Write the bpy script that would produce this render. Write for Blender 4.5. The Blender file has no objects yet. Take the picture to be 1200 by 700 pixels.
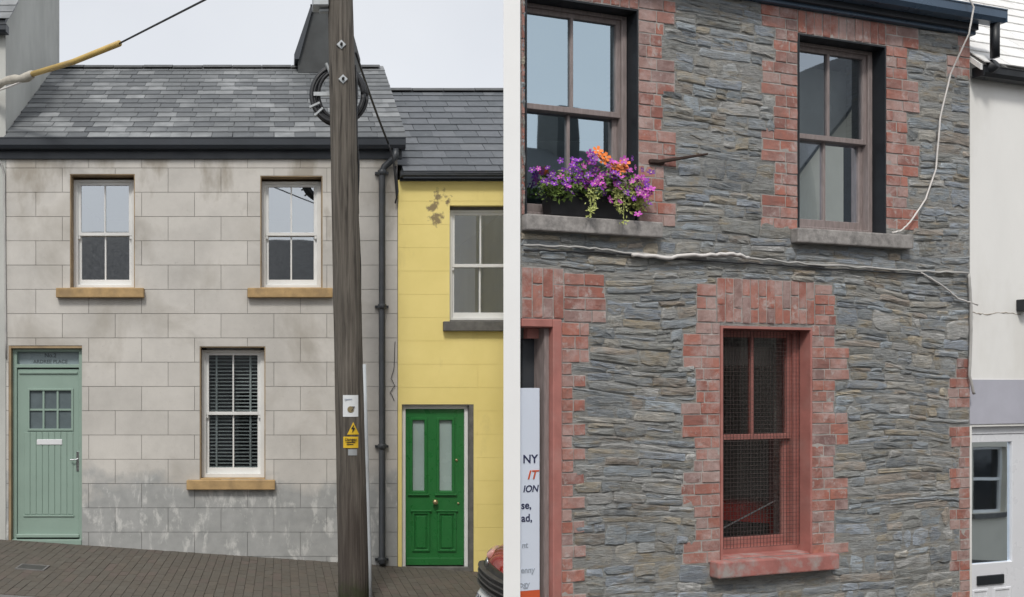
import bpy, bmesh, math, random
from mathutils import Vector, Matrix
R_ = math.radians
random.seed(7)
sc = bpy.context.scene
col = sc.collection

# ------------------------------------------------------------------ camera, world, sun, exposure
CX, CY, F = 330.0, 450.0, 1104.0          # principal point and focal length in photograph pixels
CAMZ = 2.0
cam_d = bpy.data.cameras.new('camera'); cam = bpy.data.objects.new('camera', cam_d); col.objects.link(cam)
cam.location = (0, 0, CAMZ); cam.rotation_euler = (R_(90), 0, 0)
cam_d.sensor_width = 36; cam_d.lens = F/1200*36
cam_d.shift_x = (600-CX)/1200; cam_d.shift_y = (CY-350)/1200
cam_d.clip_start = 0.05; cam_d.clip_end = 2000
sc.camera = cam

SUN_EL, SUN_AZ = 50, 196                  # azimuth measured clockwise from +Y: behind the camera, a little to the left
w = bpy.data.worlds.new('World'); sc.world = w; w.use_nodes = True
nt = w.node_tree; nt.nodes.clear()
o_ = nt.nodes.new('ShaderNodeOutputWorld'); bg = nt.nodes.new('ShaderNodeBackground')
sky = nt.nodes.new('ShaderNodeTexSky'); sky.sky_type = 'NISHITA'; sky.sun_disc = False
sky.sun_elevation = R_(SUN_EL); sky.sun_rotation = R_(SUN_AZ); sky.dust_density = 3.0; sky.air_density = 1.0
hs = nt.nodes.new('ShaderNodeHueSaturation'); hs.inputs['Saturation'].default_value = 0.30
mx = nt.nodes.new('ShaderNodeMix'); mx.data_type = 'RGBA'
mx.inputs['Factor'].default_value = 0.55; mx.inputs['B'].default_value = (7.3, 7.5, 7.85, 1)   # even cloud layer
nt.links.new(sky.outputs[0], hs.inputs['Color']); nt.links.new(hs.outputs[0], mx.inputs['A'])
tc = nt.nodes.new('ShaderNodeTexCoord'); cn = nt.nodes.new('ShaderNodeTexNoise'); cn.inputs['Scale'].default_value = 3.2; cn.inputs['Detail'].default_value = 5
cr_ = nt.nodes.new('ShaderNodeValToRGB'); cr_.color_ramp.elements[0].position = .3; cr_.color_ramp.elements[0].color = (.93,.935,.945,1); cr_.color_ramp.elements[1].position = .7; cr_.color_ramp.elements[1].color = (1.05,1.045,1.035,1)
cm_ = nt.nodes.new('ShaderNodeMix'); cm_.data_type = 'RGBA'; cm_.blend_type = 'MULTIPLY'; cm_.inputs['Factor'].default_value = 1
nt.links.new(tc.outputs['Generated'], cn.inputs['Vector']); nt.links.new(cn.outputs['Fac'], cr_.inputs[0])
nt.links.new(mx.outputs['Result'], cm_.inputs['A']); nt.links.new(cr_.outputs[0], cm_.inputs['B']); nt.links.new(cm_.outputs['Result'], bg.inputs[0]); bg.inputs[1].default_value = 0.112
nt.links.new(bg.outputs[0], o_.inputs[0])

sd = bpy.data.lights.new('sun', 'SUN'); sun = bpy.data.objects.new('sun', sd); col.objects.link(sun)
sd.energy = 1.5; sd.angle = R_(10); sd.color = (1.0, 0.965, 0.91)
_az, _el = R_(SUN_AZ), R_(SUN_EL)
sun_dir = Vector((math.sin(_az)*math.cos(_el), math.cos(_az)*math.cos(_el), math.sin(_el)))
sun.rotation_euler = sun_dir.to_track_quat('Z', 'Y').to_euler(); sun.location = (0, 0, 30)
sc.view_settings.view_transform = 'Standard'; sc.view_settings.look = 'None'
sc.view_settings.exposure = 0.36; sc.view_settings.gamma = 1.0

# ------------------------------------------------------------------ pixel -> place
DL = 12.0                                  # the grey / yellow terrace front stands 12 m away
def lx(px): return (px-CX)/F*DL
def lz(py): return CAMZ+(CY-py)/F*DL
YAW = R_(18.2); D0 = 6.67                  # the stone house front: turned 18 degrees, recedes to the right
RC, RS = math.cos(YAW), math.sin(YAW)
X0 = (610-CX)/F*D0
def rs(px):
    k = (px-CX)/F
    return (k*D0-X0)/(RC-k*RS)
def rp(px, py):
    s = rs(px); d = D0+s*RS
    return s, CAMZ+(CY-py)/F*d
def rzz(px, py): return rp(px, py)[1]
def r2w(s, v, z): return Vector((X0+s*RC-v*RS, D0+s*RS+v*RC, z))
def at(px, py, d): return Vector(((px-CX)/F*d, d, CAMZ+(CY-py)/F*d))
def gz(x): return -0.02-0.0673*(x+3.04)    # the street falls to the right

# ------------------------------------------------------------------ mesh helpers
class MB:
    def __init__(s): s.v = []; s.f = []
    def add(s, vs, fs):
        b = len(s.v); s.v += [tuple(p) for p in vs]; s.f += [tuple(i+b for i in f) for f in fs]; return s
    def box(s, x0, x1, y0, y1, z0, z1):
        return s.add([(x0,y0,z0),(x1,y0,z0),(x1,y1,z0),(x0,y1,z0),(x0,y0,z1),(x1,y0,z1),(x1,y1,z1),(x0,y1,z1)],
                     [(0,3,2,1),(4,5,6,7),(0,1,5,4),(1,2,6,5),(2,3,7,6),(3,0,4,7)])
    def prism(s, poly, y0, y1):            # polygon of (x, z), counter-clockwise seen from -y, from y0 (front) to y1
        n = len(poly)
        vs = [(x,y0,z) for x,z in poly]+[(x,y1,z) for x,z in poly]
        fs = [tuple(range(n)), tuple(range(2*n-1,n-1,-1))]+[((i+1)%n, i, n+i, n+(i+1)%n) for i in range(n)]
        return s.add(vs, fs)
    def zprism(s, poly, zf, h):            # polygon of (x, y) ccw from above, top z = zf(x, y), thickness h
        n = len(poly)
        vs = [(x,y,zf(x,y)) for x,y in poly]+[(x,y,zf(x,y)-h) for x,y in poly]
        fs = [tuple(range(n)), tuple(range(2*n-1,n-1,-1))]+[(i, n+i, n+(i+1)%n, (i+1)%n) for i in range(n)]
        return s.add(vs, fs)
    def tube(s, pts, r, n=8, caps=True):
        pts = [Vector(p) for p in pts]; m = len(pts); rad = r if isinstance(r, (list, tuple)) else [r]*m
        vs = []; up = None
        for i, p in enumerate(pts):
            t = (pts[min(i+1,m-1)]-pts[max(i-1,0)]).normalized()
            if up is None:
                up = Vector((0,0,1)) if abs(t.z) < .9 else Vector((1,0,0))
            a = (up-t*up.dot(t)).normalized(); up = a; b = t.cross(a)
            for k in range(n):
                q = 2*math.pi*k/n; vs.append(p+(a*math.cos(q)+b*math.sin(q))*rad[i])
        fs = [(i*n+k, i*n+(k+1)%n, (i+1)*n+(k+1)%n, (i+1)*n+k) for i in range(m-1) for k in range(n)]
        if caps: fs += [tuple(range(n-1,-1,-1)), tuple(range((m-1)*n, m*n))]
        return s.add(vs, fs)
    def lathe(s, prof, c, axis='z', n=16):  # prof of (r, h)
        vs = []; m = len(prof)
        for r, h in prof:
            for k in range(n):
                q = 2*math.pi*k/n; a, b = r*math.cos(q), r*math.sin(q)
                p = {'z':(a,b,h), 'y':(a,h,b), 'x':(h,a,b)}[axis]
                vs.append((c[0]+p[0], c[1]+p[1], c[2]+p[2]))
        fs = [(i*n+k, i*n+(k+1)%n, (i+1)*n+(k+1)%n, (i+1)*n+k) for i in range(m-1) for k in range(n)]
        fs += [tuple(range(n-1,-1,-1)), tuple(range((m-1)*n, m*n))]
        return s.add(vs, fs)
    def holed(s, rect, holes, y0, y1):      # upright slab x0,x1,z0,z1 with rectangular openings, front at y0
        x0, x1, z0, z1 = rect
        hs_ = [h for h in holes if h[0] < x1-1e-5 and h[1] > x0+1e-5 and h[2] < z1-1e-5 and h[3] > z0+1e-5]
        xs = sorted({x0, x1}|{min(max(a, x0), x1) for h in hs_ for a in h[:2]})
        zs = sorted({z0, z1}|{min(max(a, z0), z1) for h in hs_ for a in h[2:]})
        nx, nz = len(xs)-1, len(zs)-1
        def solid(i, k):
            if not (0 <= i < nx and 0 <= k < nz): return False
            cx, cz = (xs[i]+xs[i+1])/2, (zs[k]+zs[k+1])/2
            return not any(h[0] < cx < h[1] and h[2] < cz < h[3] for h in hs_)
        for i in range(nx):
            for k in range(nz):
                if not solid(i, k): continue
                a, b, c, d = xs[i], xs[i+1], zs[k], zs[k+1]
                s.add([(a,y0,c),(b,y0,c),(b,y0,d),(a,y0,d)], [(0,1,2,3)])
                s.add([(a,y1,c),(b,y1,c),(b,y1,d),(a,y1,d)], [(3,2,1,0)])
                if not solid(i-1,k): s.add([(a,y0,c),(a,y1,c),(a,y1,d),(a,y0,d)], [(3,2,1,0)])
                if not solid(i+1,k): s.add([(b,y0,c),(b,y1,c),(b,y1,d),(b,y0,d)], [(0,1,2,3)])
                if not solid(i,k-1): s.add([(a,y0,c),(b,y0,c),(b,y1,c),(a,y1,c)], [(3,2,1,0)])
                if not solid(i,k+1): s.add([(a,y0,d),(b,y0,d),(b,y1,d),(a,y1,d)], [(0,1,2,3)])
        return s
    def mesh(s, name, mat, smooth=False, bevel=0, seg=1):
        me = bpy.data.meshes.new(name)
        me.from_pydata(s.v, [], s.f)
        bm = bmesh.new(); bm.from_mesh(me)
        bmesh.ops.remove_doubles(bm, verts=bm.verts, dist=1e-5)
        bmesh.ops.recalc_face_normals(bm, faces=bm.faces)
        if bevel: bmesh.ops.bevel(bm, geom=[e for e in bm.edges if e.is_manifold and e.calc_face_angle(0) > .6], offset=bevel, segments=seg, affect='EDGES', profile=.6)
        if smooth:
            for f in bm.faces: f.smooth = True
        bm.to_mesh(me); bm.free()
        if mat: me.materials.append(mat)
        return me
    def build(s, name, mat, parent=None, smooth=False, bevel=0, seg=1, **kw):
        return link(name, s.mesh(name, mat, smooth, bevel, seg), parent, **kw)

def link(name, me, parent=None, loc=None, rot=None, mw=None, scale=None):
    o = bpy.data.objects.new(name, me); col.objects.link(o)
    if parent: o.parent = parent
    if loc is not None: o.location = loc
    if rot is not None: o.rotation_euler = rot
    if scale is not None: o.scale = scale
    if mw is not None: o.matrix_basis = mw
    return o
def empty(name, loc=(0,0,0), rz=0):
    return link(name, None, None, loc, (0,0,rz))
def tag(o, label, cat, group=None):
    o['label'] = label; o['category'] = cat
    if group: o['group'] = group
    return o
def kind(o, k): o['kind'] = k; return o

# ------------------------------------------------------------------ materials
def newmat(name):
    m = bpy.data.materials.new(name); m.use_nodes = True
    return m, m.node_tree, m.node_tree.nodes['Principled BSDF']
class N:
    """tiny node helper"""
    def __init__(s, nt): s.nt = nt
    def n(s, t, **kw):
        nd = s.nt.nodes.new(t)
        for k, v in kw.items(): setattr(nd, k, v)
        return nd
    def l(s, a, b): s.nt.links.new(a, b)
    def pos(s, sx=1, sy=1, sz=1, src='pos'):
        if src == 'pos': p = s.n('ShaderNodeNewGeometry').outputs['Position']
        else: p = s.n('ShaderNodeTexCoord').outputs['Object']
        mp = s.n('ShaderNodeMapping'); mp.inputs['Scale'].default_value = (sx, sy, sz); s.l(p, mp.inputs[0]); return mp.outputs[0]
    def noise(s, vec, scale=5, det=4, rough=.55, dist=0):
        t = s.n('ShaderNodeTexNoise'); t.inputs['Scale'].default_value = scale; t.inputs['Detail'].default_value = det
        t.inputs['Roughness'].default_value = rough; t.inputs['Distortion'].default_value = dist
        if vec is not None: s.l(vec, t.inputs['Vector'])
        return t.outputs['Fac']
    def ramp(s, fac, stops, interp='LINEAR'):
        r = s.n('ShaderNodeValToRGB'); cr = r.color_ramp; cr.interpolation = interp
        while len(cr.elements) < len(stops): cr.elements.new(.5)
        for e, (p, c) in zip(cr.elements, stops):
            e.position = p; e.color = (c, c, c, 1) if isinstance(c, (int, float)) else tuple(c)+(1,)
        s.l(fac, r.inputs[0]); return r.outputs[0]
    def mix(s, f, a, b, mode='MIX'):
        m = s.n('ShaderNodeMix'); m.data_type = 'RGBA'; m.blend_type = mode
        for v, i in ((f, 'Factor'), (a, 'A'), (b, 'B')):
            if isinstance(v, (int, float)): m.inputs[i].default_value = v if i == 'Factor' else (v, v, v, 1)
            elif isinstance(v, tuple): m.inputs[i].default_value = v+(1,)
            else: s.l(v, m.inputs[i])
        return m.outputs['Result']
    def math(s, op, a, b=None, clamp=False):
        m = s.n('ShaderNodeMath', operation=op); m.use_clamp = clamp
        for v, i in ((a, 0), (b, 1)):
            if v is None: continue
            if isinstance(v, (int, float)): m.inputs[i].default_value = v
            else: s.l(v, m.inputs[i])
        return m.outputs[0]
    def bump(s, h, st=.3, dist=.01, nrm=None):
        b = s.n('ShaderNodeBump'); b.inputs['Strength'].default_value = st; b.inputs['Distance'].default_value = dist
        s.l(h, b.inputs['Height'])
        if nrm is not None: s.l(nrm, b.inputs['Normal'])
        return b.outputs[0]
    def rnd(s): return s.n('ShaderNodeObjectInfo').outputs['Random']
    def sep(s, v):
        x = s.n('ShaderNodeSeparateXYZ'); s.l(v, x.inputs[0]); return x.outputs
def pm(name, c, rough=.6, var=.12, scale=3, bump=.15, bscale=40, bdist=.004, metal=0, dirt=None, dscale=2.2, damt=.5, rnd=0, spec=.5, stretch=(1,1,1), src='pos'):
    m, nt, b = newmat(name); n = N(nt)
    p = n.pos(*stretch, src=src)
    f = n.noise(p, scale, 5)
    lo = tuple(x*(1-var) for x in c); hi = tuple(min(1, x*(1+var)) for x in c)
    cc = n.ramp(f, [(.3, lo), (.7, hi)])
    if dirt: cc = n.mix(n.math('MULTIPLY', n.ramp(n.noise(p, dscale, 6, .62), [(.48, 0.), (.68, 1.)]), damt), cc, dirt)
    if rnd: cc = n.mix(1.0, cc, n.ramp(n.rnd(), [(0, 1-rnd), (1, 1+rnd)]), 'MULTIPLY')
    n.l(cc, b.inputs['Base Color'])
    n.l(n.ramp(n.noise(p, scale*2.3, 3), [(.3, max(.03, rough-.08)), (.7, min(1, rough+.08))]), b.inputs['Roughness'])
    b.inputs['Metallic'].default_value = metal; b.inputs['Specular IOR Level'].default_value = spec
    if bump: n.l(n.bump(n.noise(p, bscale, 4), bump, bdist), b.inputs['Normal'])
    return m
def glassmat(name, refl=.4, tint=(.75,.8,.82), col_=(.9,.95,1.0)):
    m = bpy.data.materials.new(name); m.use_nodes = True; nt = m.node_tree; nt.nodes.clear(); n = N(nt)
    o = n.n('ShaderNodeOutputMaterial'); t = n.n('ShaderNodeBsdfTransparent'); g = n.n('ShaderNodeBsdfGlossy'); mxs = n.n('ShaderNodeMixShader')
    t.inputs[0].default_value = tint+(1,); g.inputs[0].default_value = col_+(1,); g.inputs['Roughness'].default_value = .015
    lw = n.n('ShaderNodeLayerWeight'); lw.inputs[0].default_value = .25
    n.l(n.math('ADD', n.math('MULTIPLY', lw.outputs['Fresnel'], .6), refl, True), mxs.inputs[0])
    n.l(n.bump(n.noise(n.pos(), 1.5, 1), .06, .02), g.inputs['Normal'])
    n.l(t.outputs[0], mxs.inputs[1]); n.l(g.outputs[0], mxs.inputs[2]); n.l(mxs.outputs[0], o.inputs[0])
    return m

M = {}
M['white_paint'] = pm('white_paint', (.72,.72,.70), .45, .05, 4, .05)
M['white_wall'] = pm('white_wall', (.86,.86,.85), .8, .02, 2, .06, 60)
M['stained_white'] = pm('stained_white', (.87,.86,.83), .85, .04, 1.5, .25, 30, .005, dirt=(.70,.68,.63), dscale=1.6, damt=.5, stretch=(1,1,.4))
M['crack'] = pm('crack', (.35,.30,.24), .9, .2, 9, 0)
M['ochre_sill'] = pm('ochre_sill', (.42,.28,.13), .75, .18, 9, .2, dirt=(.2,.14,.08), dscale=6, damt=.5)
M['ochre_reveal'] = pm('ochre_reveal', (.33,.24,.14), .8, .2, 5, .2, dirt=(.16,.13,.1))
M['fascia'] = pm('fascia', (.028,.034,.043), .45, .15, 2, .05)
M['pipe'] = pm('pipe', (.035,.04,.046), .4, .2, 6, .08, dirt=(.09,.085,.08), damt=.4)
M['sage'] = pm('sage', (.27,.365,.31), .38, .04, 3, .03)
M['transom'] = pm('transom', (.24,.29,.31), .3, .06, 3, .02)
M['door_glass'] = pm('door_glass', (.12,.15,.16), .12, .12, 8, .1, 30)
M['letter'] = pm('letter', (.08,.1,.11), .6, .05)
M['chrome'] = pm('chrome', (.55,.56,.57), .25, .05, 3, 0, metal=1)
M['bright_metal'] = pm('bright_metal', (.72,.73,.74), .3, .05, 3, 0)
M['green'] = pm('green', (.020,.145,.036), .32, .08, 4, .04)
M['frosted'] = pm('frosted', (.30,.38,.36), .25, .08, 2, .03)
M['brass'] = pm('brass', (.45,.36,.2), .35, .1, 5, 0, metal=.8)
M['stone_sill'] = pm('stone_sill', (.13,.125,.115), .85, .25, 10, .35, 50, dirt=(.06,.06,.055), dscale=7)
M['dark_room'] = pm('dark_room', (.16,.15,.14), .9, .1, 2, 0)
M['black_paint'] = pm('black_paint', (.012,.015,.019), .5, .2, 6, .08)
M['old_wood'] = pm('old_wood', (.26,.215,.205), .55, .2, 8, .15, 40, stretch=(6,6,1))
M['red_paint'] = pm('red_paint', (.41,.165,.14), .6, .16, 6, .15, 50, dirt=(.42,.25,.22), dscale=5, damt=.4)
M['mesh_wire'] = pm('mesh_wire', (.07,.05,.047), .6, .2, 6, 0)
M['stone_ledge'] = pm('stone_ledge', (.32,.30,.285), .9, .3, 14, .5, 45, .008, dirt=(.13,.125,.12), dscale=9, damt=.7)
M['red_ledge'] = pm('red_ledge', (.38,.15,.13), .8, .15, 8, .4, 40, .006, dirt=(.36,.34,.32), dscale=6, damt=.9)
M['blue_gutter'] = pm('blue_gutter', (.065,.105,.16), .3, .1, 2, .03)
M['cable'] = pm('cable', (.45,.44,.42), .6, .15, 8, 0, dirt=(.15,.15,.15), dscale=4)
M['white_cable'] = pm('white_cable', (.68,.65,.62), .6, .1, 8, 0)
M['black_cable'] = pm('black_cable', (.02,.021,.024), .5, .1, 8, 0)
M['rust'] = pm('rust', (.04,.022,.016), .8, .3, 20, .3, 90)
M['yellow_tube'] = pm('yellow_tube', (.52,.36,.11), .5, .12, 4, .05, dirt=(.3,.2,.08), dscale=3)
M['tape'] = pm('tape', (.45,.42,.36), .7, .2, 9, .3)
M['grey_metal'] = pm('grey_metal', (.40,.42,.43), .5, .15, 9, .1, metal=.4)
M['conduit'] = pm('conduit', (.50,.54,.57), .5, .1, 3, .05, dirt=(.3,.31,.3), dscale=3)
M['sign_yellow'] = pm('sign_yellow', (.72,.47,.03), .45, .06, 9, 0)
M['sign_white'] = pm('sign_white', (.70,.72,.73), .45, .04, 9, 0)
M['sign_black'] = pm('sign_black', (.02,.02,.02), .5, .05, 9, 0)
M['board_white'] = pm('board_white', (.70,.76,.86), .4, .02, 3, 0)
M['navy'] = pm('navy', (.025,.03,.085), .5, .05, 9, 0)
M['orange_red'] = pm('orange_red', (.62,.11,.04), .5, .05, 9, 0)
M['faint_ink'] = pm('faint_ink', (.38,.42,.48), .5, .05, 9, 0)
M['lilac'] = pm('lilac', (.46,.46,.52), .75, .08, 3, .08)
M['upvc'] = pm('upvc', (.78,.79,.82), .3, .02, 3, 0)
M['mirror_back'] = pm('mirror_back', (.42,.36,.26), .7, .1, 4, 0)
M['reflection_cloth'] = pm('reflection_cloth', (.13,.17,.20), .9, .1, 5, .1)
M['cream_blind'] = pm('cream_blind', (.60,.60,.54), .8, .05, 3, .05)
M['blind'] = pm('blind', (.66,.68,.67), .5, .05, 3, 0)
M['kerb'] = pm('kerb', (.16,.155,.15), .85, .2, 8, .3)
M['car_red'] = pm('car_red', (.42,.022,.018), .22, .04, 2, 0); M['car_red'].node_tree.nodes['Principled BSDF'].inputs['Coat Weight'].default_value = .8
M['car_black'] = pm('car_black', (.018,.018,.02), .45, .1, 6, .08, 120)
M['car_glass'] = pm('car_glass', (.01,.012,.014), .05, .05, 2, 0)
M['tyre'] = pm('tyre', (.02,.02,.021), .8, .1, 8, .1)
M['rim'] = pm('rim', (.45,.46,.47), .3, .05, 8, 0, metal=.8)
M['lamp_glass'] = pm('lamp_glass', (.60,.34,.30), .08, .1, 12, .0)
M['plate'] = pm('plate', (.72,.74,.72), .4, .03, 8, 0)
M['planter'] = pm('planter', (.014,.014,.016), .45, .1, 6, .05)
M['soil'] = pm('soil', (.03,.02,.015), 1, .3, 20, .3)
M['iron'] = pm('iron', (.06,.058,.055), .6, .2, 12, .3)
M['pole_mark'] = pm('pole_mark', (.02,.018,.016), .9, .1, 9, 0)
M['glass_left'] = glassmat('glass_left', .42)
M['glass_dark'] = glassmat('glass_dark', .10, (.62,.66,.66))
M['glass_right'] = glassmat('glass_right', .36, (.7,.75,.78), (.80,.90,1.0))
M['glass_sky'] = glassmat('glass_sky', .56, (.7,.75,.78), (.74,.90,1.0))
M['glass_mesh'] = glassmat('glass_mesh', .06, (.85,.85,.85))

def render_mat(name, base, joint=False):
    """weathered lime render: blotches, rain soot below the eaves, bare grey damp patches with flaking white low down"""
    m, nt, b = newmat(name); n = N(nt)
    p = n.pos(); x, y, z = n.sep(p)
    c = n.ramp(n.noise(p, 1.7, 6, .6), [(.28, tuple(v*.84 for v in base)), (.55, base), (.8, tuple(min(1, v*1.10) for v in base))])
    c = n.mix(1.0, c, n.ramp(n.rnd(), [(0, .95), (1, 1.04)]), 'MULTIPLY')
    blot = n.ramp(n.noise(n.pos(1,1,.8), 1.1, 5, .6, .4), [(.50, 0.), (.70, 1.)])
    c = n.mix(n.math('MULTIPLY', blot, .62), c, (base[0]*.60, base[1]*.575, base[2]*.53))
    # soot under the eaves, in uneven tongues
    eav = n.ramp(n.math('ADD', n.math('MULTIPLY', n.math('SUBTRACT', z, 4.35), .8), n.math('MULTIPLY', n.math('SUBTRACT', n.noise(n.pos(1,1,.45), 1.9, 5, .6), .5), 5.0)), [(.22, 0.), (.85, 1.)])
    c = n.mix(n.math('MULTIPLY', eav, .72), c, (base[0]*.52, base[1]*.48, base[2]*.42))
    # bare damp render low on the wall
    low = n.ramp(n.math('ADD', n.math('SUBTRACT', .95, z), n.math('MULTIPLY', n.math('SUBTRACT', n.noise(p, 1.5, 5, .6), .5), 1.5)), [(.05, 0.), (.32, 1.)])
    grey = n.mix(n.ramp(n.noise(p, 5, 5), [(.3, 0.), (.7, 1.)]), (.28,.29,.285), (.38,.385,.38))
    flake = n.ramp(n.noise(n.pos(1,1,.45), 5.5, 8, .72, .3), [(.53, 0.), (.62, 1.)])
    grey = n.mix(n.math('MULTIPLY', flake, .9), grey, (.56,.56,.54))
    c = n.mix(n.math('MULTIPLY', low, .9), c, grey)
    c = n.mix(n.ramp(n.noise(p, 16, 6, .7), [(.60, 0.), (.78, .35)]), c, (.20,.19,.175))
    if joint: c = n.mix(.42, c, (.13,.125,.115))
    n.l(c, b.inputs['Base Color']); b.inputs['Roughness'].default_value = .88; b.inputs['Specular IOR Level'].default_value = .3
    n.l(n.bump(n.noise(p, 55, 5), .25, .004, n.bump(n.noise(p, 4, 3), .2, .02)), b.inputs['Normal'])
    return m
M['render'] = render_mat('lime_render', (.565,.54,.50)); M['render_joint'] = render_mat('lime_render_joint', (.42,.405,.375), True)
M['gable'] = pm('gable_render', (.50,.505,.475), .9, .12, 1.4, .2, 45, dirt=(.33,.34,.32), dscale=.9, damt=.6, stretch=(1,1,.5))
M['dark_render'] = pm('dark_render', (.065,.069,.07), .9, .15, 3, .2, 40, dirt=(.05,.05,.05))

def yellow_mat(name, joint=False):
    m, nt, b = newmat(name); n = N(nt); p = n.pos(); x, y, z = n.sep(p)
    base = (.62,.47,.145)
    c = n.ramp(n.noise(p, 1.5, 5), [(.3, (.77,.63,.22)), (.7, (.86,.71,.27))])
    c = n.mix(n.ramp(n.noise(n.pos(1,1,.4), 3, 6, .65), [(.58, 0.), (.8, .35)]), c, (.36,.30,.14))
    # blown paint: two brown patches beside the window
    for (px, py, r) in ((516, 230, .085), (508, 243, .075), (511, 256, .085), (527, 238, .05)):
        cx, cz = lx(px), lz(py)
        d = n.math('SQRT', n.math('ADD', n.math('POWER', n.math('SUBTRACT', x, cx), 2), n.math('POWER', n.math('SUBTRACT', z, cz), 2)))
        f = n.math('ADD', n.math('SUBTRACT', r, d), n.math('MULTIPLY', n.math('SUBTRACT', n.noise(p, 11, 4), .5), .34))
        c = n.mix(n.ramp(f, [(.0, 0.), (.045, .9)]), c, (.20,.15,.085))
    if joint: c = n.mix(.15, c, (.34,.27,.11))
    n.l(c, b.inputs['Base Color']); b.inputs['Roughness'].default_value = .75
    n.l(n.bump(n.noise(p, 60, 4), .15, .003), b.inputs['Normal']); return m
M['yellow'] = yellow_mat('yellow_paint'); M['yellow_joint'] = yellow_mat('yellow_paint_joint', True)

def slate_mat(name, dark, mid, pale, palefrac):
    m, nt, b = newmat(name); n = N(nt); p = n.pos()
    r = n.rnd()
    c = n.mix(r, dark, mid)
    clu = n.math('ADD', n.math('MULTIPLY', n.noise(p, .9, 3), 1.1), n.math('MULTIPLY', r, .42))
    c = n.mix(n.math('MULTIPLY', n.ramp(clu, [(palefrac-.1, 0.), (palefrac+.12, 1.)]), n.ramp(n.noise(p, 7, 5, .65), [(.35, .25), (.62, 1.)])), c, pale)
    c = n.mix(n.ramp(n.noise(p, 14, 6, .65), [(.45, 0.), (.75, .45)]), c, tuple(v*.6 for v in mid))
    c = n.mix(n.ramp(n.noise(p, 30, 3), [(.68, 0.), (.74, .5)]), c, (.35,.35,.32))
    n.l(c, b.inputs['Base Color'])
    n.l(n.ramp(n.noise(p, 6, 3), [(.3, .42), (.7, .68)]), b.inputs['Roughness'])
    n.l(n.bump(n.noise(p, 35, 4), .25, .004), b.inputs['Normal']); return m
M['slate'] = slate_mat('roof_slate', (.095,.102,.108), (.15,.158,.162), (.30,.31,.315), .86)
M['slate_blue'] = slate_mat('roof_slate_blue', (.085,.095,.105), (.13,.14,.155), (.16,.17,.18), .9)
M['slate_glare'] = slate_mat('roof_slate_glare', (.74,.73,.71), (.84,.83,.81), (.88,.88,.86), .7)  # sky glare on the slates, put into a near-white base colour

def stone_mat(name='schist', flat=None):
    m, nt, b = newmat(name); n = N(nt)
    a = n.n('ShaderNodeAttribute', attribute_name='tint')
    if flat: a = n.n('ShaderNodeRGB'); a.outputs[0].default_value = flat+(1,)
    pl = n.pos(2.2, 2.2, 17); p = n.pos()
    c = n.mix(1.0, a.outputs['Color'], n.ramp(n.noise(pl, 3.0, 7, .68, .5), [(.25, .55), (.5, 1.0), (.78, 1.4)]), 'MULTIPLY')
    c = n.mix(n.ramp(n.noise(n.pos(1.5,1.5,7), 3.1, 5, .62), [(.54, 0.), (.70, .75)]), c, (.47,.37,.23))
    c = n.mix(n.ramp(n.noise(n.pos(1.2,1.2,4), 4.3, 5, .6), [(.56, 0.), (.72, .6)]), c, (.40,.45,.47))
    c = n.mix(n.ramp(n.noise(p, .9, 4), [(.55, 0.), (.74, .42)]), c, (.17,.17,.165))
    c = n.mix(n.ramp(n.noise(p, 9, 7, .75), [(.66, 0.), (.74, .7)]), c, (.50,.50,.47))
    c = n.mix(n.ramp(n.noise(n.pos(1,1,1.8), 6.5, 7, .7, .4), [(.47, 0.), (.62, .8)]), c, (.44,.445,.43))
    crack = n.ramp(n.noise(n.pos(3,3,26), 2.6, 6, .6, .8), [(.36, 1.), (.43, 0.)])
    c = n.mix(n.math('MULTIPLY', crack, .55), c, (.14,.135,.12))
    n.l(c, b.inputs['Base Color'])
    n.l(n.ramp(n.noise(p, 12, 3), [(.3, .55), (.7, .9)]), b.inputs['Roughness'])
    h1 = n.bump(n.noise(n.pos(3.4,3.4,26), 3.0, 9, .75, 1.1), 1.0, .036)
    n.l(n.bump(n.noise(p, 45, 5), .5, .006, h1), b.inputs['Normal']); return m
M['schist'] = stone_mat()
M['mortar'] = stone_mat('lime_mortar', (.39,.385,.365))

def brick_mat():
    m, nt, b = newmat('old_brick'); n = N(nt); p = n.pos(); r = n.rnd()
    c = n.ramp(r, [(0, (.25,.105,.085)), (.2, (.36,.135,.10)), (.45, (.42,.165,.12)), (.65, (.40,.20,.165)), (.85, (.41,.28,.25)), (1, (.22,.13,.12))])
    c = n.mix(n.ramp(n.noise(p, 7, 6, .62), [(.36, .55), (.56, 0.)]), c, (.22,.125,.108))
    c = n.mix(n.ramp(n.noise(p, 5.5, 7, .72), [(.46, 0.), (.66, .78)]), c, (.48,.36,.335))
    c = n.mix(n.ramp(n.noise(p, 1.3, 5, .6), [(.5, 0.), (.72, .32)]), c, (.20,.15,.135))
    c = n.mix(n.ramp(n.noise(p, 10, 8, .75), [(.56, 0.), (.66, .7)]), c, (.50,.46,.435))
    n.l(c, b.inputs['Base Color']); b.inputs['Roughness'].default_value = .88
    n.l(n.bump(n.noise(p, 38, 6, .65), .6, .008, n.bump(n.noise(p, 14, 4), .35, .010)), b.inputs['Normal']); return m
M['brick'] = brick_mat()
M['brick_mortar'] = pm('brick_mortar', (.40,.37,.345), .95, .25, 14, .6, 35, .01, dirt=(.12,.11,.1), dscale=7)

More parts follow.
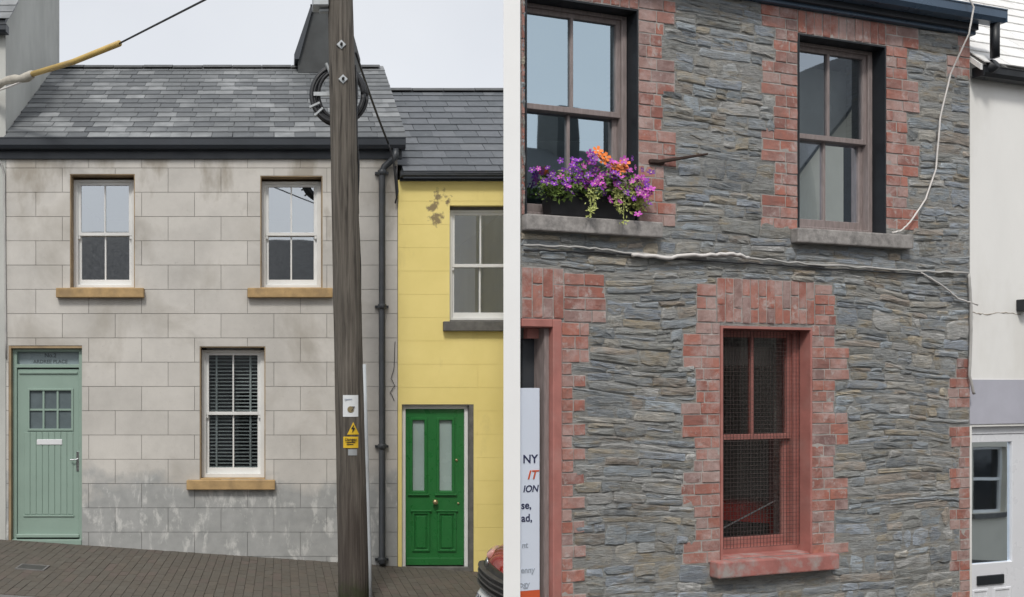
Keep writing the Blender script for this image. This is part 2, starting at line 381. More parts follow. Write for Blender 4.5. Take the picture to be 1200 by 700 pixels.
def pole_mat():
    m, nt, b = newmat('pole_wood'); n = N(nt)
    p = n.pos(22, 22, .9); q = n.pos()
    c = n.ramp(n.noise(p, 1.6, 7, .6, .3), [(.28, (.030,.025,.021)), (.5, (.135,.118,.098)), (.75, (.225,.20,.17))])
    z = n.sep(q)[2]
    c = n.mix(n.ramp(n.math('ADD', n.math('MULTIPLY', z, -.28), n.math('ADD', n.math('MULTIPLY', n.noise(n.pos(3,3,.6), 1.3, 4), 1.1), .35)), [(.55, 0.), (1., .62)]), c, (.062,.046,.038))
    c = n.mix(n.ramp(n.math('ADD', n.math('MULTIPLY', z, -1.), n.math('MULTIPLY', n.noise(q, 9, 4), .5)), [(.28, 0.), (.45, .7)]), c, (.055,.07,.025))
    n.l(c, b.inputs['Base Color']); b.inputs['Roughness'].default_value = .88
    n.l(n.bump(n.noise(p, 2.2, 8, .72), 1.0, .035), b.inputs['Normal']); return m
M['pole'] = pole_mat()
def paver_mat():
    m, nt, b = newmat('paver'); n = N(nt); p = n.pos()
    a = n.n('ShaderNodeAttribute', attribute_name='tint')
    c = n.mix(n.ramp(n.noise(p, 1.2, 5), [(.3, .25), (.7, .85)]), a.outputs['Color'], (.098,.088,.072))
    c = n.mix(n.ramp(n.noise(p, 30, 4), [(.66, 0.), (.72, .5)]), c, (.2,.19,.16))
    n.l(c, b.inputs['Base Color']); b.inputs['Roughness'].default_value = .9
    n.l(n.bump(n.noise(p, 70, 4), .4, .004), b.inputs['Normal']); return m
M['paver'] = paver_mat()
M['pavement'] = pm('pavement_bed', (.10,.09,.075), .95, .2, 8, .4)
M['asphalt'] = pm('asphalt', (.05,.05,.05), .9, .2, 3, .6, 120, .006, dirt=(.075,.072,.068), dscale=.8)
M['leaf'] = pm('leaf', (.13,.20,.035), .5, .35, 26, 0)
M['leaf_sunlit'] = pm('leaf_sunlit', (.42,.46,.14), .5, .3, 26, 0)  # foliage in sun: the light is set into a brighter leaf colour
M['violet'] = pm('violet', (.20,.03,.36), .6, .4, 22, 0, rnd=.5)
M['magenta'] = pm('magenta', (.50,.08,.44), .6, .3, 22, 0, rnd=.3)
M['orange'] = pm('orange_petal', (.75,.19,.03), .6, .2, 22, 0, rnd=.2)
M['eye'] = pm('petal_eye', (.75,.55,.35), .6, .1, 22, 0)

# ------------------------------------------------------------------ ground, pavement, kerb, road
g = MB(); Lx = 70
g.add([(-Lx,-60,gz(-Lx)-.13),(Lx,-60,gz(Lx)-.13),(Lx,70,gz(Lx)-.13),(-Lx,70,gz(-Lx)-.13)], [(0,1,2,3)])
kind(g.build('road', M['asphalt']), 'structure')
def off(s, v): p = r2w(s, v, 0); return (p.x, p.y)
kline = [(-40, 9.15), (.55, 9.15), (1.0, 8.6), off(-.55, -1.2), off(.2, -1.3), off(14, -1.3), off(32, -1.3)]
pave = kline+[(38, 40), (-40, 40)]
kind(MB().zprism(pave, lambda x, y: gz(x)-.012, .4).build('pavement', M['pavement']), 'structure')
pav = bpy.data.objects['pavement']
mb = MB()
for (a, b) in zip(kline[:-1], kline[1:]):
    d = Vector((b[0]-a[0], b[1]-a[1])); nn = Vector((d.y, -d.x)).normalized()*.13
    mb.zprism([(a[0]+nn.x, a[1]+nn.y), (b[0]+nn.x, b[1]+nn.y), (b[0], b[1]), (a[0], a[1])], lambda x, y: gz(x)-.004, .35)
kind(mb.build('kerb', M['kerb']), 'structure')
# pavers: too small to pick apart, one mesh
vs, fs, cols = [], [], []
x = -4.6
tints = [(.105,.088,.070), (.098,.085,.071), (.112,.091,.072), (.096,.083,.067), (.118,.088,.076), (.108,.097,.08)]
ix = 0
while x < 3.3:
    y = 9.16-(.1 if ix % 2 else 0)
    while y < 12.0:
        y0, y1 = max(y, 9.155)+.004, min(y+.2, 12.02)-.004
        dz = random.uniform(-.0012, .0012); tl = random.uniform(-.002, .002)
        if y1-y0 > .03:
            b = len(vs); xa, xb = x+.0025, x+.0975
            for (xx, yy, t) in ((xa,y0,-tl),(xb,y0,tl),(xb,y1,tl),(xa,y1,-tl)): vs.append((xx, yy, gz(xx)+dz+t))
            for (xx, yy) in ((xa,y0),(xb,y0),(xb,y1),(xa,y1)): vs.append((xx, yy, gz(xx)-.02))
            fs += [(b,b+1,b+2,b+3),(b,b+4,b+5,b+1),(b+1,b+5,b+6,b+2),(b+2,b+6,b+7,b+3),(b+3,b+7,b+4,b)]
            t = random.choice(tints); k = random.uniform(.85, 1.15); cols += [tuple(c*k for c in t)]*5
        y += .2
    x += .1; ix += 1
def colored(name, vs, fs, cols, mat, smooth=False):
    me = bpy.data.meshes.new(name); me.from_pydata(vs, [], fs); me.materials.append(mat)
    ca = me.color_attributes.new('tint', 'FLOAT_COLOR', 'CORNER')
    buf = []
    for f, c in zip(me.polygons, cols): buf += list(c+(1,))*f.loop_total
    ca.data.foreach_set('color', buf)
    if smooth: me.polygons.foreach_set('use_smooth', [True]*len(fs))
    me.update(); return me
kind(link('paver_field', colored('paver_field', vs, fs, cols, M['paver']), pav), 'stuff')

# ------------------------------------------------------------------ building blocks
def sash_window(parent, u0, u1, z0, z1, v, zm, frame_mat, glass, fw=.045, sw=.04, bar=.022, top_drop=0, label=None, horns=True, low_bar=True):
    """box frame, two sliding sashes (lower one behind... upper one in front), two panes each; front of the frame at depth v"""
    fr = MB().holed((u0, u1, z0, z1-top_drop), [(u0+fw, u1-fw, z0+fw*1.1, z1-top_drop-fw*.6)], v, v+.11)
    win = fr.build('window', frame_mat, parent, bevel=.004)
    if label: win['label'] = label
    iu0, iu1, iz0, iz1 = u0+fw-.004, u1-fw+.004, z0+fw*1.1-.004, z1-top_drop-fw*.6+.004
    um = (u0+u1)/2
    for (a, b, dv, rail_lo, rail_hi) in ((zm-.022, iz1, .022, .042, .038), (iz0, zm+.018, .062, .075, .04)):
        bays = [(iu0+sw, um-bar/2), (um+bar/2, iu1-sw)] if (low_bar or dv < .03) else [(iu0+sw, iu1-sw)]
        m = MB().holed((iu0, iu1, a, b), [(p0, p1, a+rail_lo, b-rail_hi) for p0, p1 in bays], v+dv, v+dv+.036)
        sash = m.build('sash', frame_mat, win, bevel=.003)
        for (p0, p1) in [(p0-.004, p1+.004) for p0, p1 in bays]:
            q = MB().add([(p0,v+dv+.02,a+rail_lo-.004),(p1,v+dv+.02,a+rail_lo-.004),(p1,v+dv+.02,b-rail_hi+.004),(p0,v+dv+.02,b-rail_hi+.004)], [(0,1,2,3)])
            q.build('pane', glass, win)
    if horns:
        for uu in (iu0+.004, iu1-.034):
            MB().box(uu, uu+.03, v+.026, v+.05, zm-.065, zm-.021).build('horn', frame_mat, win, bevel=.006)
    return win
def panel(mb, u0, u1, z0, z1, v, w, d):      # raised moulding ring
    mb.holed((u0, u1, z0, z1), [(u0+w, u1-w, z0+w, z1-w)], v-d, v+.002)
def text_mesh(body, size, mat, name, align='CENTER'):
    cu = bpy.data.curves.new(name, 'FONT'); cu.body = body; cu.size = size; cu.extrude = .0015; cu.align_x = align; cu.offset = size*.012
    ob = bpy.data.objects.new(name, cu); col.objects.link(ob)
    dg = bpy.context.evaluated_depsgraph_get(); dg.update()
    me = bpy.data.meshes.new_from_object(ob.evaluated_get(dg)); me.name = name
    bpy.data.objects.remove(ob); bpy.data.curves.remove(cu)
    me.materials.clear(); me.materials.append(mat); return me
def letters(parent, body, u, z, v, size, mat, align='CENTER', name='lettering', slant=0, sx=1):
    me = text_mesh(body, size, mat, name, align)
    if slant:
        for q in me.vertices: q.co.x += q.co.y*slant
    return link(name, me, parent, (u, v, z), (R_(90), 0, 0), scale=(sx, 1, 1))

SLATE = {}
def slate_variants(wd, ln, mat, th=.009):
    key = (round(wd,3), round(ln,3), mat.name)
    if key in SLATE: return SLATE[key]
    out = []
    for i in range(5):
        mb = MB(); j = lambda a: random.uniform(-a, a)
        # x: across, y: up the slope, z: out of the slope
        vs = [(-wd/2+.003+j(.003), j(.006), .004), (wd/2-.003+j(.003), j(.006), .004), (wd/2-.003, ln, .001), (-wd/2+.003, ln, .001)]
        top = [(a, b, c+th) for a, b, c in vs]
        mb.add(vs+top, [(0,3,2,1),(4,5,6,7),(0,1,5,4),(1,2,6,5),(2,3,7,6),(3,0,4,7)])
        out.append(mb.mesh('slate', mat))
    SLATE[key] = out; return out
def slate_roof(roof, u0, u1, e, r, gauge, wd, mat, limit=300, uclip=None):
    """slates on the slope from e=(v,z) at the eaves to r=(v,z) at the ridge; the lowest ones are pieces, the rest one mesh"""
    dv, dz = r[0]-e[0], r[1]-e[1]; L = math.hypot(dv, dz); a = math.atan2(dz, dv)
    rows = int(L/gauge); gauge = L/rows; var = slate_variants(wd, gauge*1.55, mat)
    spots = []
    for i in range(rows):
        u = u0+(wd/2 if i % 2 else wd)*.5
        while u-wd/2 < u1-.02:
            if u+wd/2 > u0+.0: spots.append((i, max(u0+wd*.3, min(u, u1-wd*.3))))
            u += wd
    rest = MB()
    for k, (i, u) in enumerate(spots):
        t = (i*gauge-.02)/L
        lift = .012
        mw = Matrix.Translation((u, e[0]+dv*t-math.sin(a)*lift, e[1]+dz*t+math.cos(a)*lift)) @ Matrix.Rotation(a-R_(2.2), 4, 'X') @ Matrix.Rotation(random.uniform(-.008, .008), 4, 'Z')
        me = random.choice(var)
        if k < limit: link('slate', me, roof, mw=mw)
        else: rest.add([mw @ q.co for q in me.vertices], [tuple(f.vertices) for f in me.polygons])
    if rest.v: kind(rest.build('upper_slates', mat, roof), 'stuff')

def shell(house, u0, u1, vb, zt, floor_z, mat, th=.25, base=-1.6, skip_left=False, skip_right=False, vf=.32):
    if not skip_left: MB().box(u0, u0+th, vf+.002, vb, base, zt).build('side_wall', mat, house)
    if not skip_right: MB().box(u1-th, u1, vf+.002, vb, base, zt).build('side_wall', mat, house)
    MB().box(u0+th+.002, u1-th-.002, vb-th, vb, base, zt).build('back_wall', mat, house)
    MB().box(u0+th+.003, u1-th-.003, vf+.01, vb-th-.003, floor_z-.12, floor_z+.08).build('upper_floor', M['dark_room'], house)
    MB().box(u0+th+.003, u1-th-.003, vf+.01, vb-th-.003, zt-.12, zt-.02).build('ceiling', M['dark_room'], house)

# ================================================================== grey house
U0, U1 = lx(7), lx(466)
gh = tag(empty('terraced_house', (0, DL, 0)), 'grey block-scored cottage with sage green door and ochre sills beside yellow house', 'house')
W1 = (lx(82), lx(158), lz(338), lz(204)); W2 = (lx(305), lx(378), lz(338), lz(206)); W3 = (lx(234), lx(311), lz(562), lz(406))
GD = (lx(10), lx(96), -1.7, lz(405))
holes = [W1, W2, W3, GD]
EAVE_G = 5.06
wall = MB().holed((U0, U1, -1.7, EAVE_G), holes, .012, .34).build('wall', M['render_joint'], gh)
zrow = lz(197); H = 28.45/92; jt = .006
rows = []
k = -1
while True:
    ztop = zrow-k*H; zbot = ztop-H
    if zbot < -.9: break
    rows.append((zbot, min(ztop, EAVE_G), k)); k += 1
for (zb, zt, k) in rows:
    if zt-zb < .03: continue
    start = lx(197) if k % 2 == 0 else lx(166)
    pitch = 62/92
    js = [start+i*pitch for i in range(-6, 8)]
    js = [U0]+[j for j in js if U0+.06 < j < U1-.06]+[U1]
    for a, b in zip(js[:-1], js[1:]):
        mb = MB().holed((a+jt/2, b-jt/2, zb+jt/2, zt-jt/2), [(h[0]-.0005, h[1]+.0005, h[2], h[3]) for h in holes], 0+random.uniform(-.0015, .0015), .0125)
        if mb.v: mb.build('block', M['render'], wall)
shell(gh, U0, U1, 5.2, EAVE_G, 2.35, M['gable'])
# reveals in ochre, lintel shade comes from the depth
def reveal(parent, r, mat, v0=.004, v1=.30, t=.012, bottom=False):
    m = MB()
    m.box(r[0], r[0]+t, v0, v1, r[2], r[3]); m.box(r[1]-t, r[1], v0, v1, r[2], r[3]); m.box(r[0]+t, r[1]-t, v0, v1, r[3]-t, r[3])
    return m.build('reveal', mat, parent)
for r, zm, lab in ((W1, lz(272), None), (W2, lz(272), None), (W3, lz(485), None)):
    win = sash_window(gh, r[0]+.012, r[1]-.012, r[2]+.0, r[3]-.012, .15, zm, M['white_paint'], M['glass_dark'] if r is W3 else M['glass_left'], fw=.055, sw=.042, bar=.02, top_drop=.03)
    reveal(win, r, M['ochre_reveal'])
    s0, s1 = r[0]-.16, r[1]+.125
    sl = MB(); sl.prism([(s0, r[2]-.125), (s1, r[2]-.125), (s1, r[2]-.002), (s0, r[2]-.002)], -.085, .0); sl.box(r[0]+.002, r[1]-.002, .0005, .25, r[2]-.1, r[2]+.012)
    sl.build('sill', M['ochre_sill'], win, bevel=.008)
# fascia, gutter
MB().box(U0-.10, U1+.05, -.03, .02, lz(187), lz(172)).build('fascia', M['fascia'], gh, bevel=.004)
gp = [(-.14, .0), (-.15, .07), (-.145, .078), (-.045, .078), (-.04, 0)]
def gutter(parent, u0, u1, z, mat, h=.11, d=.12, v=-.035, name='gutter'):
    m = MB(); prof = [(v, 0), (v-d*.75, 0), (v-d*.98, h*.3), (v-d, h*.9), (v-d*1.06, h*.92), (v-d*1.06, h), (v-d*.9, h), (v-d*.86, h*.35), (v-d*.7, h*.12), (v-.012, h*.12), (v-.012, h), (v, h)]
    n = len(prof)
    m.add([(u0, a, z+b) for a, b in prof]+[(u1, a, z+b) for a, b in prof], [(i, (i+1)%n, n+(i+1)%n, n+i) for i in range(n)])
    for uu in (u0, u1): m.box(uu-.004, uu+.004, v-d, v, z, z+h)
    return m.build(name, mat, parent)
gutter(gh, U0-.12, U1+.08, lz(177), M['fascia'], .135)
MB().box(U0-.1, U1+.05, .0, .34, EAVE_G+.002, EAVE_G+.06).build('wall_plate', M['fascia'], gh)
# roof
EG, RG = (-.12, lz(165)), (2.6, CAMZ+(CY-80)/F*14.6)
def pitched(parent, u0, u1, e, r, mat, th=.06, back=None):
    m = MB(); bv, bz = back or (2*r[0]-e[0], e[1])
    prof = [(e[0], e[1]-.012), (r[0], r[1]-.012), (bv, bz-.012), (bv, bz-th), (r[0], r[1]-th-.02), (e[0], e[1]-th)]
    n = len(prof)
    m.add([(u0, a, b) for a, b in prof]+[(u1, a, b) for a, b in prof], [(i, (i+1)%n, n+(i+1)%n, n+i) for i in range(n)]+[tuple(range(n-1,-1,-1)), tuple(range(n, 2*n))])
    return m.build('roof', mat, parent)
def gable_ends(house, u0, u1, e, r, zb, mat):
    for a in (u0, u1-.25):
        m = MB(); bv = 2*r[0]-e[0]
        pr = [(e[0]+.16, zb), (bv-.1, zb), (bv-.1, e[1]-.02), (r[0], r[1]-.09), (e[0]+.16, e[1]+.03)]
        n = len(pr); m.add([(a, p, q) for p, q in pr]+[(a+.25, p, q) for p, q in pr], [tuple(range(n)), tuple(range(2*n-1, n-1, -1))]+[(i, (i+1)%n, n+(i+1)%n, n+i) for i in range(n)])
        m.build('gable', mat, house)
groof = pitched(gh, U0, U1+.04, EG, RG, M['fascia'])
gable_ends(gh, U0, U1, EG, RG, EAVE_G+.062, M['gable'])
slate_roof(groof, U0+.01, U1+.05, EG, RG, .195, .262, M['slate'])
def ridge(parent, u0, u1, r, mat, ln=.45):
    n = max(1, round((u1-u0)/ln)); ln = (u1-u0)/n
    m = MB(); pr = [(-.13, -.05), (-.12, -.03), (-.02, .022), (.02, .022), (.12, -.03), (.13, -.05), (.0, .0)]
    k = len(pr); m.add([(-ln/2+.004, a, b) for a, b in pr]+[(ln/2-.004, a, b) for a, b in pr], [(i, (i+1)%k, k+(i+1)%k, k+i) for i in range(k)]+[tuple(range(k)), tuple(range(2*k-1, k-1, -1))])
    me = m.mesh('ridge_tile', mat)
    for i in range(n): link('ridge_tile', me, parent, (u0+(i+.5)*ln, r[0], r[1]+.01+random.uniform(-.004, .004)))
M['ridge'] = pm('ridge_tile', (.09,.094,.098), .8, .2, 6, .3)
ridge(groof, U0+.01, U1+.04, (RG[0], RG[1]+.012), M['ridge'])
# chimney with one battered flank behind the pole
ch = lambda px: (px-CX)/F*14.5
cz_ = lambda py: CAMZ+(CY-py)/F*14.5
c0, c1, c2, c3 = ch(349), ch(367), ch(405), ch(421)
chim = MB().prism([(c0, cz_(90)), (c3, cz_(90)), (c3, cz_(75)), (c2, cz_(16)), (c1, cz_(16)), (c0, cz_(75))], 2.3, 2.9).build('chimney', M['dark_render'], gh)
m = MB()
m.prism([(c1-.01, cz_(16)), (c1-.04, cz_(13)), (c0-.06, cz_(71)), (c0-.05, cz_(76)), (c0+.012, cz_(76))], 2.24, 2.96)
m.box(c1-.05, c2+.05, 2.24, 2.96, cz_(16), cz_(13)); m.build('coping', M['fascia'], chim)
# downpipe
px_, pv = lx(447), -.075
m = MB(); m.tube([(px_+.17, -.10, lz(177)), (px_+.165, -.10, lz(186)), (px_+.12, -.085, lz(190)), (px_+.03, pv, lz(197)), (px_, pv, lz(203)), (px_, pv, gz(px_)+.12), (px_+.0, pv-.05, gz(px_)+.03)], .042, 12)
dp = m.build('downpipe', M['pipe'], gh, smooth=True)
for y_ in (204, 360, 523, 655):
    MB().lathe([(.045, 0), (.056, .01), (.056, .06), (.045, .07)], (px_, pv, lz(y_)-.035), 'z', 14).build('collar', M['pipe'], dp, smooth=True)
    MB().box(px_-.085, px_+.085, pv+.02, -.003, lz(y_)-.015, lz(y_)+.015).build('bracket', M['pipe'], dp)
# sage door
du0, du1 = lx(13), lx(96)
fz0 = gz(lx(50))-.0
dr = MB().holed((GD[0]+.03, GD[1]-.002, fz0-.1, GD[3]-.035), [(GD[0]+.085, GD[1]-.055, fz0+.02, lz(431)), (GD[0]+.085, GD[1]-.055, lz(427), GD[3]-.075)], .075, .17).build('door', M['sage'], gh, bevel=.004)
L0, L1, Z0, Z1 = GD[0]+.088, GD[1]-.058, fz0+.065, lz(432.5)
pane_r = (lx(32), lx(82), lz(503), lz(458))
leaf = MB().holed((L0, L1, Z0, Z1), [pane_r], .098, .145)
leaf.build('leaf', M['sage'], dr, bevel=.003)
gu0, gu1, gz0, gz1 = lx(26), lx(84), lz(604), lz(507)
nb = 8; bw = (gu1-gu0)/nb
bme = MB().box(-bw/2+.004, bw/2-.004, -.006, .004, gz0, gz1).mesh('tongue_board', M['sage'], bevel=.003)
for i in range(nb): link('tongue_board', bme, dr, (gu0+(i+.5)*bw, .096, 0))
m = MB(); panel(m, lx(30), lx(84), lz(505.5), lz(455.5), .098, .026, .014); m.build('glazing_frame', M['sage'], dr, bevel=.003)
m = MB(); m.box(gu0-.01, gu1+.01, .082, .1, gz0-.03, gz0-.008); m.build('rail', M['sage'], dr, bevel=.003)
MB().box(L0+.02, L1-.02, .078, .1, Z1-.06, Z1-.035).build('rail', M['sage'], dr, bevel=.003)
m = MB(); m.prism([(L0-.01, fz0+.05), (L1+.01, fz0+.05), (L1+.01, fz0+.095), (L0-.01, fz0+.095)], .05, .1); m.build('weather_bar', M['sage'], dr, bevel=.008)
MB().box(GD[0]+.03, GD[1]-.01, .03, .2, fz0-.12, fz0+.03).build('threshold', M['sage'], dr, bevel=.006)
pw = (pane_r[1]-pane_r[0])/3; ph = (pane_r[3]-pane_r[2])/2
for i in range(3):
    for j in range(2):
        a, b = pane_r[0]+i*pw, pane_r[2]+j*ph
        MB().add([(a,.118,b),(a+pw,.118,b),(a+pw,.118,b+ph),(a,.118,b+ph)], [(0,1,2,3)]).build('pane', M['door_glass'], dr)
m = MB()
for i in (1, 2): m.box(pane_r[0]+i*pw-.012, pane_r[0]+i*pw+.012, .098, .116, pane_r[2], pane_r[3])
m.box(pane_r[0], pane_r[1], .0985, .1155, pane_r[2]+ph-.012, pane_r[2]+ph+.012); m.build('glazing_bar', M['sage'], dr)
MB().box(lx(41), lx(71), .082, .1, lz(522), lz(515.5)).build('letterbox', M['bright_metal'], dr, bevel=.005)
m = MB(); m.box(lx(87.6), lx(91), .086, .1, lz(553), lz(530)); m.tube([(lx(89.4), .09, lz(539)), (lx(89.4), .05, lz(539)), (lx(81), .048, lz(539.5))], .009, 8); m.build('handle', M['chrome'], dr, bevel=.002)
MB().add([(GD[0]+.08,.14,lz(428)),(GD[1]-.05,.14,lz(428)),(GD[1]-.05,.14,GD[3]-.07),(GD[0]+.08,.14,GD[3]-.07)], [(0,1,2,3)]).build('transom_pane', M['transom'], dr)
letters(dr, 'No.2', lx(56), lz(418.5), .137, .075, M['letter'])
letters(dr, 'ARDREE PLACE', lx(56), lz(425.5), .137, .062, M['letter'], sx=1.05)
m = MB(); m.box(GD[0]+.0005, GD[0]+.03, .004, .3, fz0-.2, GD[3]-.001); m.box(GD[0]+.0305, GD[1]-.0005, .008, .3, GD[3]-.034, GD[3]-.001); m.build('reveal', M['ochre_reveal'], dr)

# venetian blind behind the ground-floor window
bl = tag(empty('venetian_blind', ((W3[0]+W3[1])/2, DL+.26, W3[2])), 'half-open venetian blind hanging in the ground-floor window of the grey cottage', 'blind')
bw_ = W3[1]-W3[0]-.16; bh = W3[3]-W3[2]-.06
sme = MB().box(-bw_/2, bw_/2, -.022, .022, -.0015, .0015).mesh('slat', M['blind'])
ns = int(bh/.046)
for i in range(ns): link('slat', sme, bl, (0, 0, .05+i*.046), (R_(20), 0, 0))
MB().box(-bw_/2-.01, bw_/2+.01, -.03, .03, .05+ns*.046, .05+ns*.046+.04).build('headrail', M['blind'], bl)
for uu in (-.22, .22): MB().box(uu-.012, uu+.012, -.026, -.0245, .02, .05+ns*.046).build('ladder_tape', M['blind'], bl)
# mirror on a dark chest behind the upper window
mr = tag(empty('dressing_mirror', (lx(360), DL+.75, 2.43)), 'beige octagonal dressing mirror back seen through upper window near the pole', 'mirror')
mx0 = .26; mz0, mz1 = 2.05, 2.62
MB().prism([(-.12,mz0),(.12,mz0),(mx0,mz0+.14),(mx0,mz1-.14),(.12,mz1),(-.12,mz1),(-mx0,mz1-.14),(-mx0,mz0+.14)], 0, .03).build('mirror_back', M['mirror_back'], mr, bevel=.008)
MB().box(-.2, .2, -.05, .3, .0, mz0+.02).build('stand', M['black_paint'], mr)

# ================================================================== yellow house
Y0, Y1 = U1+.004, lx(648)
yh = tag(empty('terraced_house', (0, DL, 0)), 'yellow painted house with bright green door and slate roof', 'house')
YW = (lx(527), lx(604), lz(377), lz(241)); YD = (lx(471), lx(555), -1.7, lz(474))
yholes = [YW, YD]; EAVE_Y = lz(211)
wall = MB().holed((Y0, Y1, -1.7, EAVE_Y), yholes, .002, .34).build('wall', M['yellow_joint'], yh)
zt = lz(236)+27.3/92
k = 0
while zt > -.9:
    top = min(zt, EAVE_Y); zb = zt-27.3/92
    js = [Y0, Y1] if k % 2 else [Y0, lx(560), Y1]
    for a, b in zip(js[:-1], js[1:]):
        segs = [(a, b)]
        for h in yholes:
            if h[2] <= zb+.0021 and h[3] >= top-.0021:
                segs = [q for (p0, p1) in segs for q in ((p0, min(p1, h[0])), (max(p0, h[1]), p1)) if q[1]-q[0] > .01]
        for (p0, p1) in segs:
            MB().holed((p0+.001, p1-.001, zb+.0012, top-.0012), [(h[0]-.0005, h[1]+.0005, h[2], h[3]) for h in yholes], -.004, .0025).build('render_course', M['yellow'], wall)
    zt = zb; k += 1
shell(yh, Y0, Y1, 5.2, EAVE_Y, 2.1, M['gable'])
win = sash_window(yh, YW[0], YW[1], YW[2], YW[3], .10, lz(310), M['white_paint'], M['glass_left'], fw=.05, sw=.04, bar=.02, top_drop=.04)
MB().box(YW[0]+.001, YW[1]-.001, .09, .2, YW[3]-.04, YW[3]-.001).build('head_board', M['stone_sill'], win)
m = MB().box(YW[0]-.09, YW[1]+.1, -.09, .0-.007, YW[2]-.125, YW[2]-.002); m.box(YW[0]+.002, YW[1]-.002, -.0065, .12, YW[2]-.1, YW[2]+.02); m.build('sill', M['stone_sill'], win, bevel=.006)
MB().box(Y0+.02, Y1, -.04, -.007, EAVE_Y-.02, EAVE_Y+.05).build('fascia', M['fascia'], yh)
gutter(yh, Y0+.02, Y1, lz(210), M['pipe'], .075, .1, v=-.042)
EY, RY = (-.12, lz(206)), (2.6, CAMZ+(CY-107)/F*14.6)
yroof = pitched(yh, Y0+.05, Y1, EY, RY, M['fascia'])
gable_ends(yh, Y0+.05, Y1, EY, RY, EAVE_Y+.002, M['gable'])
slate_roof(yroof, Y0+.055, Y1-.01, EY, RY, .25, .31, M['slate_blue'])
ridge(yroof, Y0+.05, Y1, (RY[0], RY[1]+.012), M['ridge'])
# green door
gzb = gz(lx(513))+.0
dr = MB().holed((YD[0]+.012, YD[1]-.06, gzb-.1, YD[3]-.012), [(YD[0]+.055, YD[1]-.105, gzb+.02, YD[3]-.06)], .06, .17).build('door', M['white_paint'], yh, bevel=.004)
a, b, c, d = YD[0]+.057, YD[1]-.107, gzb+.03, YD[3]-.062
um = (a+b)/2
g1 = (lx(484.5), lx(498.5), lz(576), lz(493)); g2 = (lx(516), lx(531), lz(576), lz(493))
MB().holed((a, b, c, d), [g1, g2], .085, .13).build('leaf', M['green'], dr, bevel=.002)
for q in (g1, g2):
    MB().add([(q[0],.11,q[2]),(q[1],.11,q[2]),(q[1],.11,q[3]),(q[0],.11,q[3])], [(0,1,2,3)]).build('frosted_pane', M['frosted'], dr)
    m = MB(); panel(m, q[0]-.035, q[1]+.035, q[2]-.04, q[3]+.035, .086, .035, .018); m.build('moulding', M['green'], dr, bevel=.006)
    MB().box(q[0]-.06, q[1]+.06, .055, .087, q[2]-.062, q[2]-.038).build('moulding', M['green'], dr, bevel=.006)
for (p0, p1) in ((lx(484), lx(505)), (lx(514), lx(536))):
    m = MB(); panel(m, p0, p1, lz(648), lz(601), .086, .03, .02); m.build('panel_moulding', M['green'], dr, bevel=.007)
    MB().box(p0+.045, p1-.045, .07, .087, lz(648)+.045, lz(601)-.045).build('panel', M['green'], dr, bevel=.012)
    MB().box(p0-.02, p1+.02, .055, .087, lz(601)+.002, lz(601)+.024).build('moulding', M['green'], dr, bevel=.006)
MB().box(a+.01, b-.01, .06, .087, c+.005, c+.10).build('kickboard', M['green'], dr, bevel=.006)
MB().lathe([(.012,.0),(.012,-.03),(.03,-.04),(.036,-.055),(.028,-.075),(.008,-.08)], (um, .086, lz(589)), 'y', 14).build('knob', M['brass'], dr, smooth=True)
for (px, py, r) in ((541, 540, .017), (543, 591, .014)):
    MB().lathe([(r,0),(r,-.012),(r*.6,-.016)], (lx(px)-.05, .086, lz(py)), 'y', 12).build('lock', M['brass'], dr, smooth=True)
MB().box(YD[0]+.002, YD[1]-.002, -.0, .2, gzb-.3, gzb+.022).build('threshold', M['stone_sill'], dr, bevel=.006)
m = MB(); m.box(YD[1]-.06, YD[1]-.001, -.002, .3, gzb-.1, YD[3]-.001); m.box(YD[0]+.001, YD[1]-.0605, -.002, .3, YD[3]-.012, YD[3]-.001); m.build('reveal', M['stone_sill'], dr)

# ================================================================== taller neighbour up the hill
nh = tag(empty('gable_house', (0, DL, 0)), 'taller pale grey rendered house whose side gable rises above the cottage roof', 'house')
NX = lx(7)-.004; NB = 2.9; NE = (0, lz(27)); NRz = CAMZ+(CY+95)/F*14.9
m = MB(); pr = [(0.0, -1.7), (NB, -1.7), (NB, NRz), (NB-.55, NRz), (NB-.55, NRz-.42), (0, NE[1])]
n_ = len(pr); m.add([(NX, p, q) for p, q in pr]+[(NX-.3, p, q) for p, q in pr], [tuple(range(n_)), tuple(range(2*n_-1, n_-1, -1))]+[(i, (i+1)%n_, n_+(i+1)%n_, n_+i) for i in range(n_)])
m.build('gable_wall', M['gable'], nh)
MB().box(NX-4, NX-.302, 0, .3, -1.7, NE[1]).build('front_wall', M['gable'], nh)
MB().box(NX-4, NX-.302, NB-.3, NB, -1.7, NRz-.5).build('back_wall', M['gable'], nh)
MB().box(NX-4, NX-3.7, .302, NB-.302, -1.7, NE[1]).build('side_wall', M['gable'], nh)
nr = MB(); n2 = [(-.15, NE[1]-.02), (NB-.57, NRz-.38), (NB-.57, NRz-.44), (-.15, NE[1]-.08)]
nr.add([(NX-4.1, p, q) for p, q in n2]+[(NX+.04, p, q) for p, q in n2], [(0,1,5,4),(1,2,6,5),(2,3,7,6),(3,0,4,7),(0,3,2,1),(4,5,6,7)])
nroof = nr.build('roof', M['fascia'], nh)
slate_roof(nroof, NX-1.3, NX+.05, (-.15, NE[1]-.01), (NB-.57, NRz-.37), .2, .262, M['slate'])
gutter(nh, NX-4.1, NX+.05, NE[1]-.17, M['fascia'], .1)

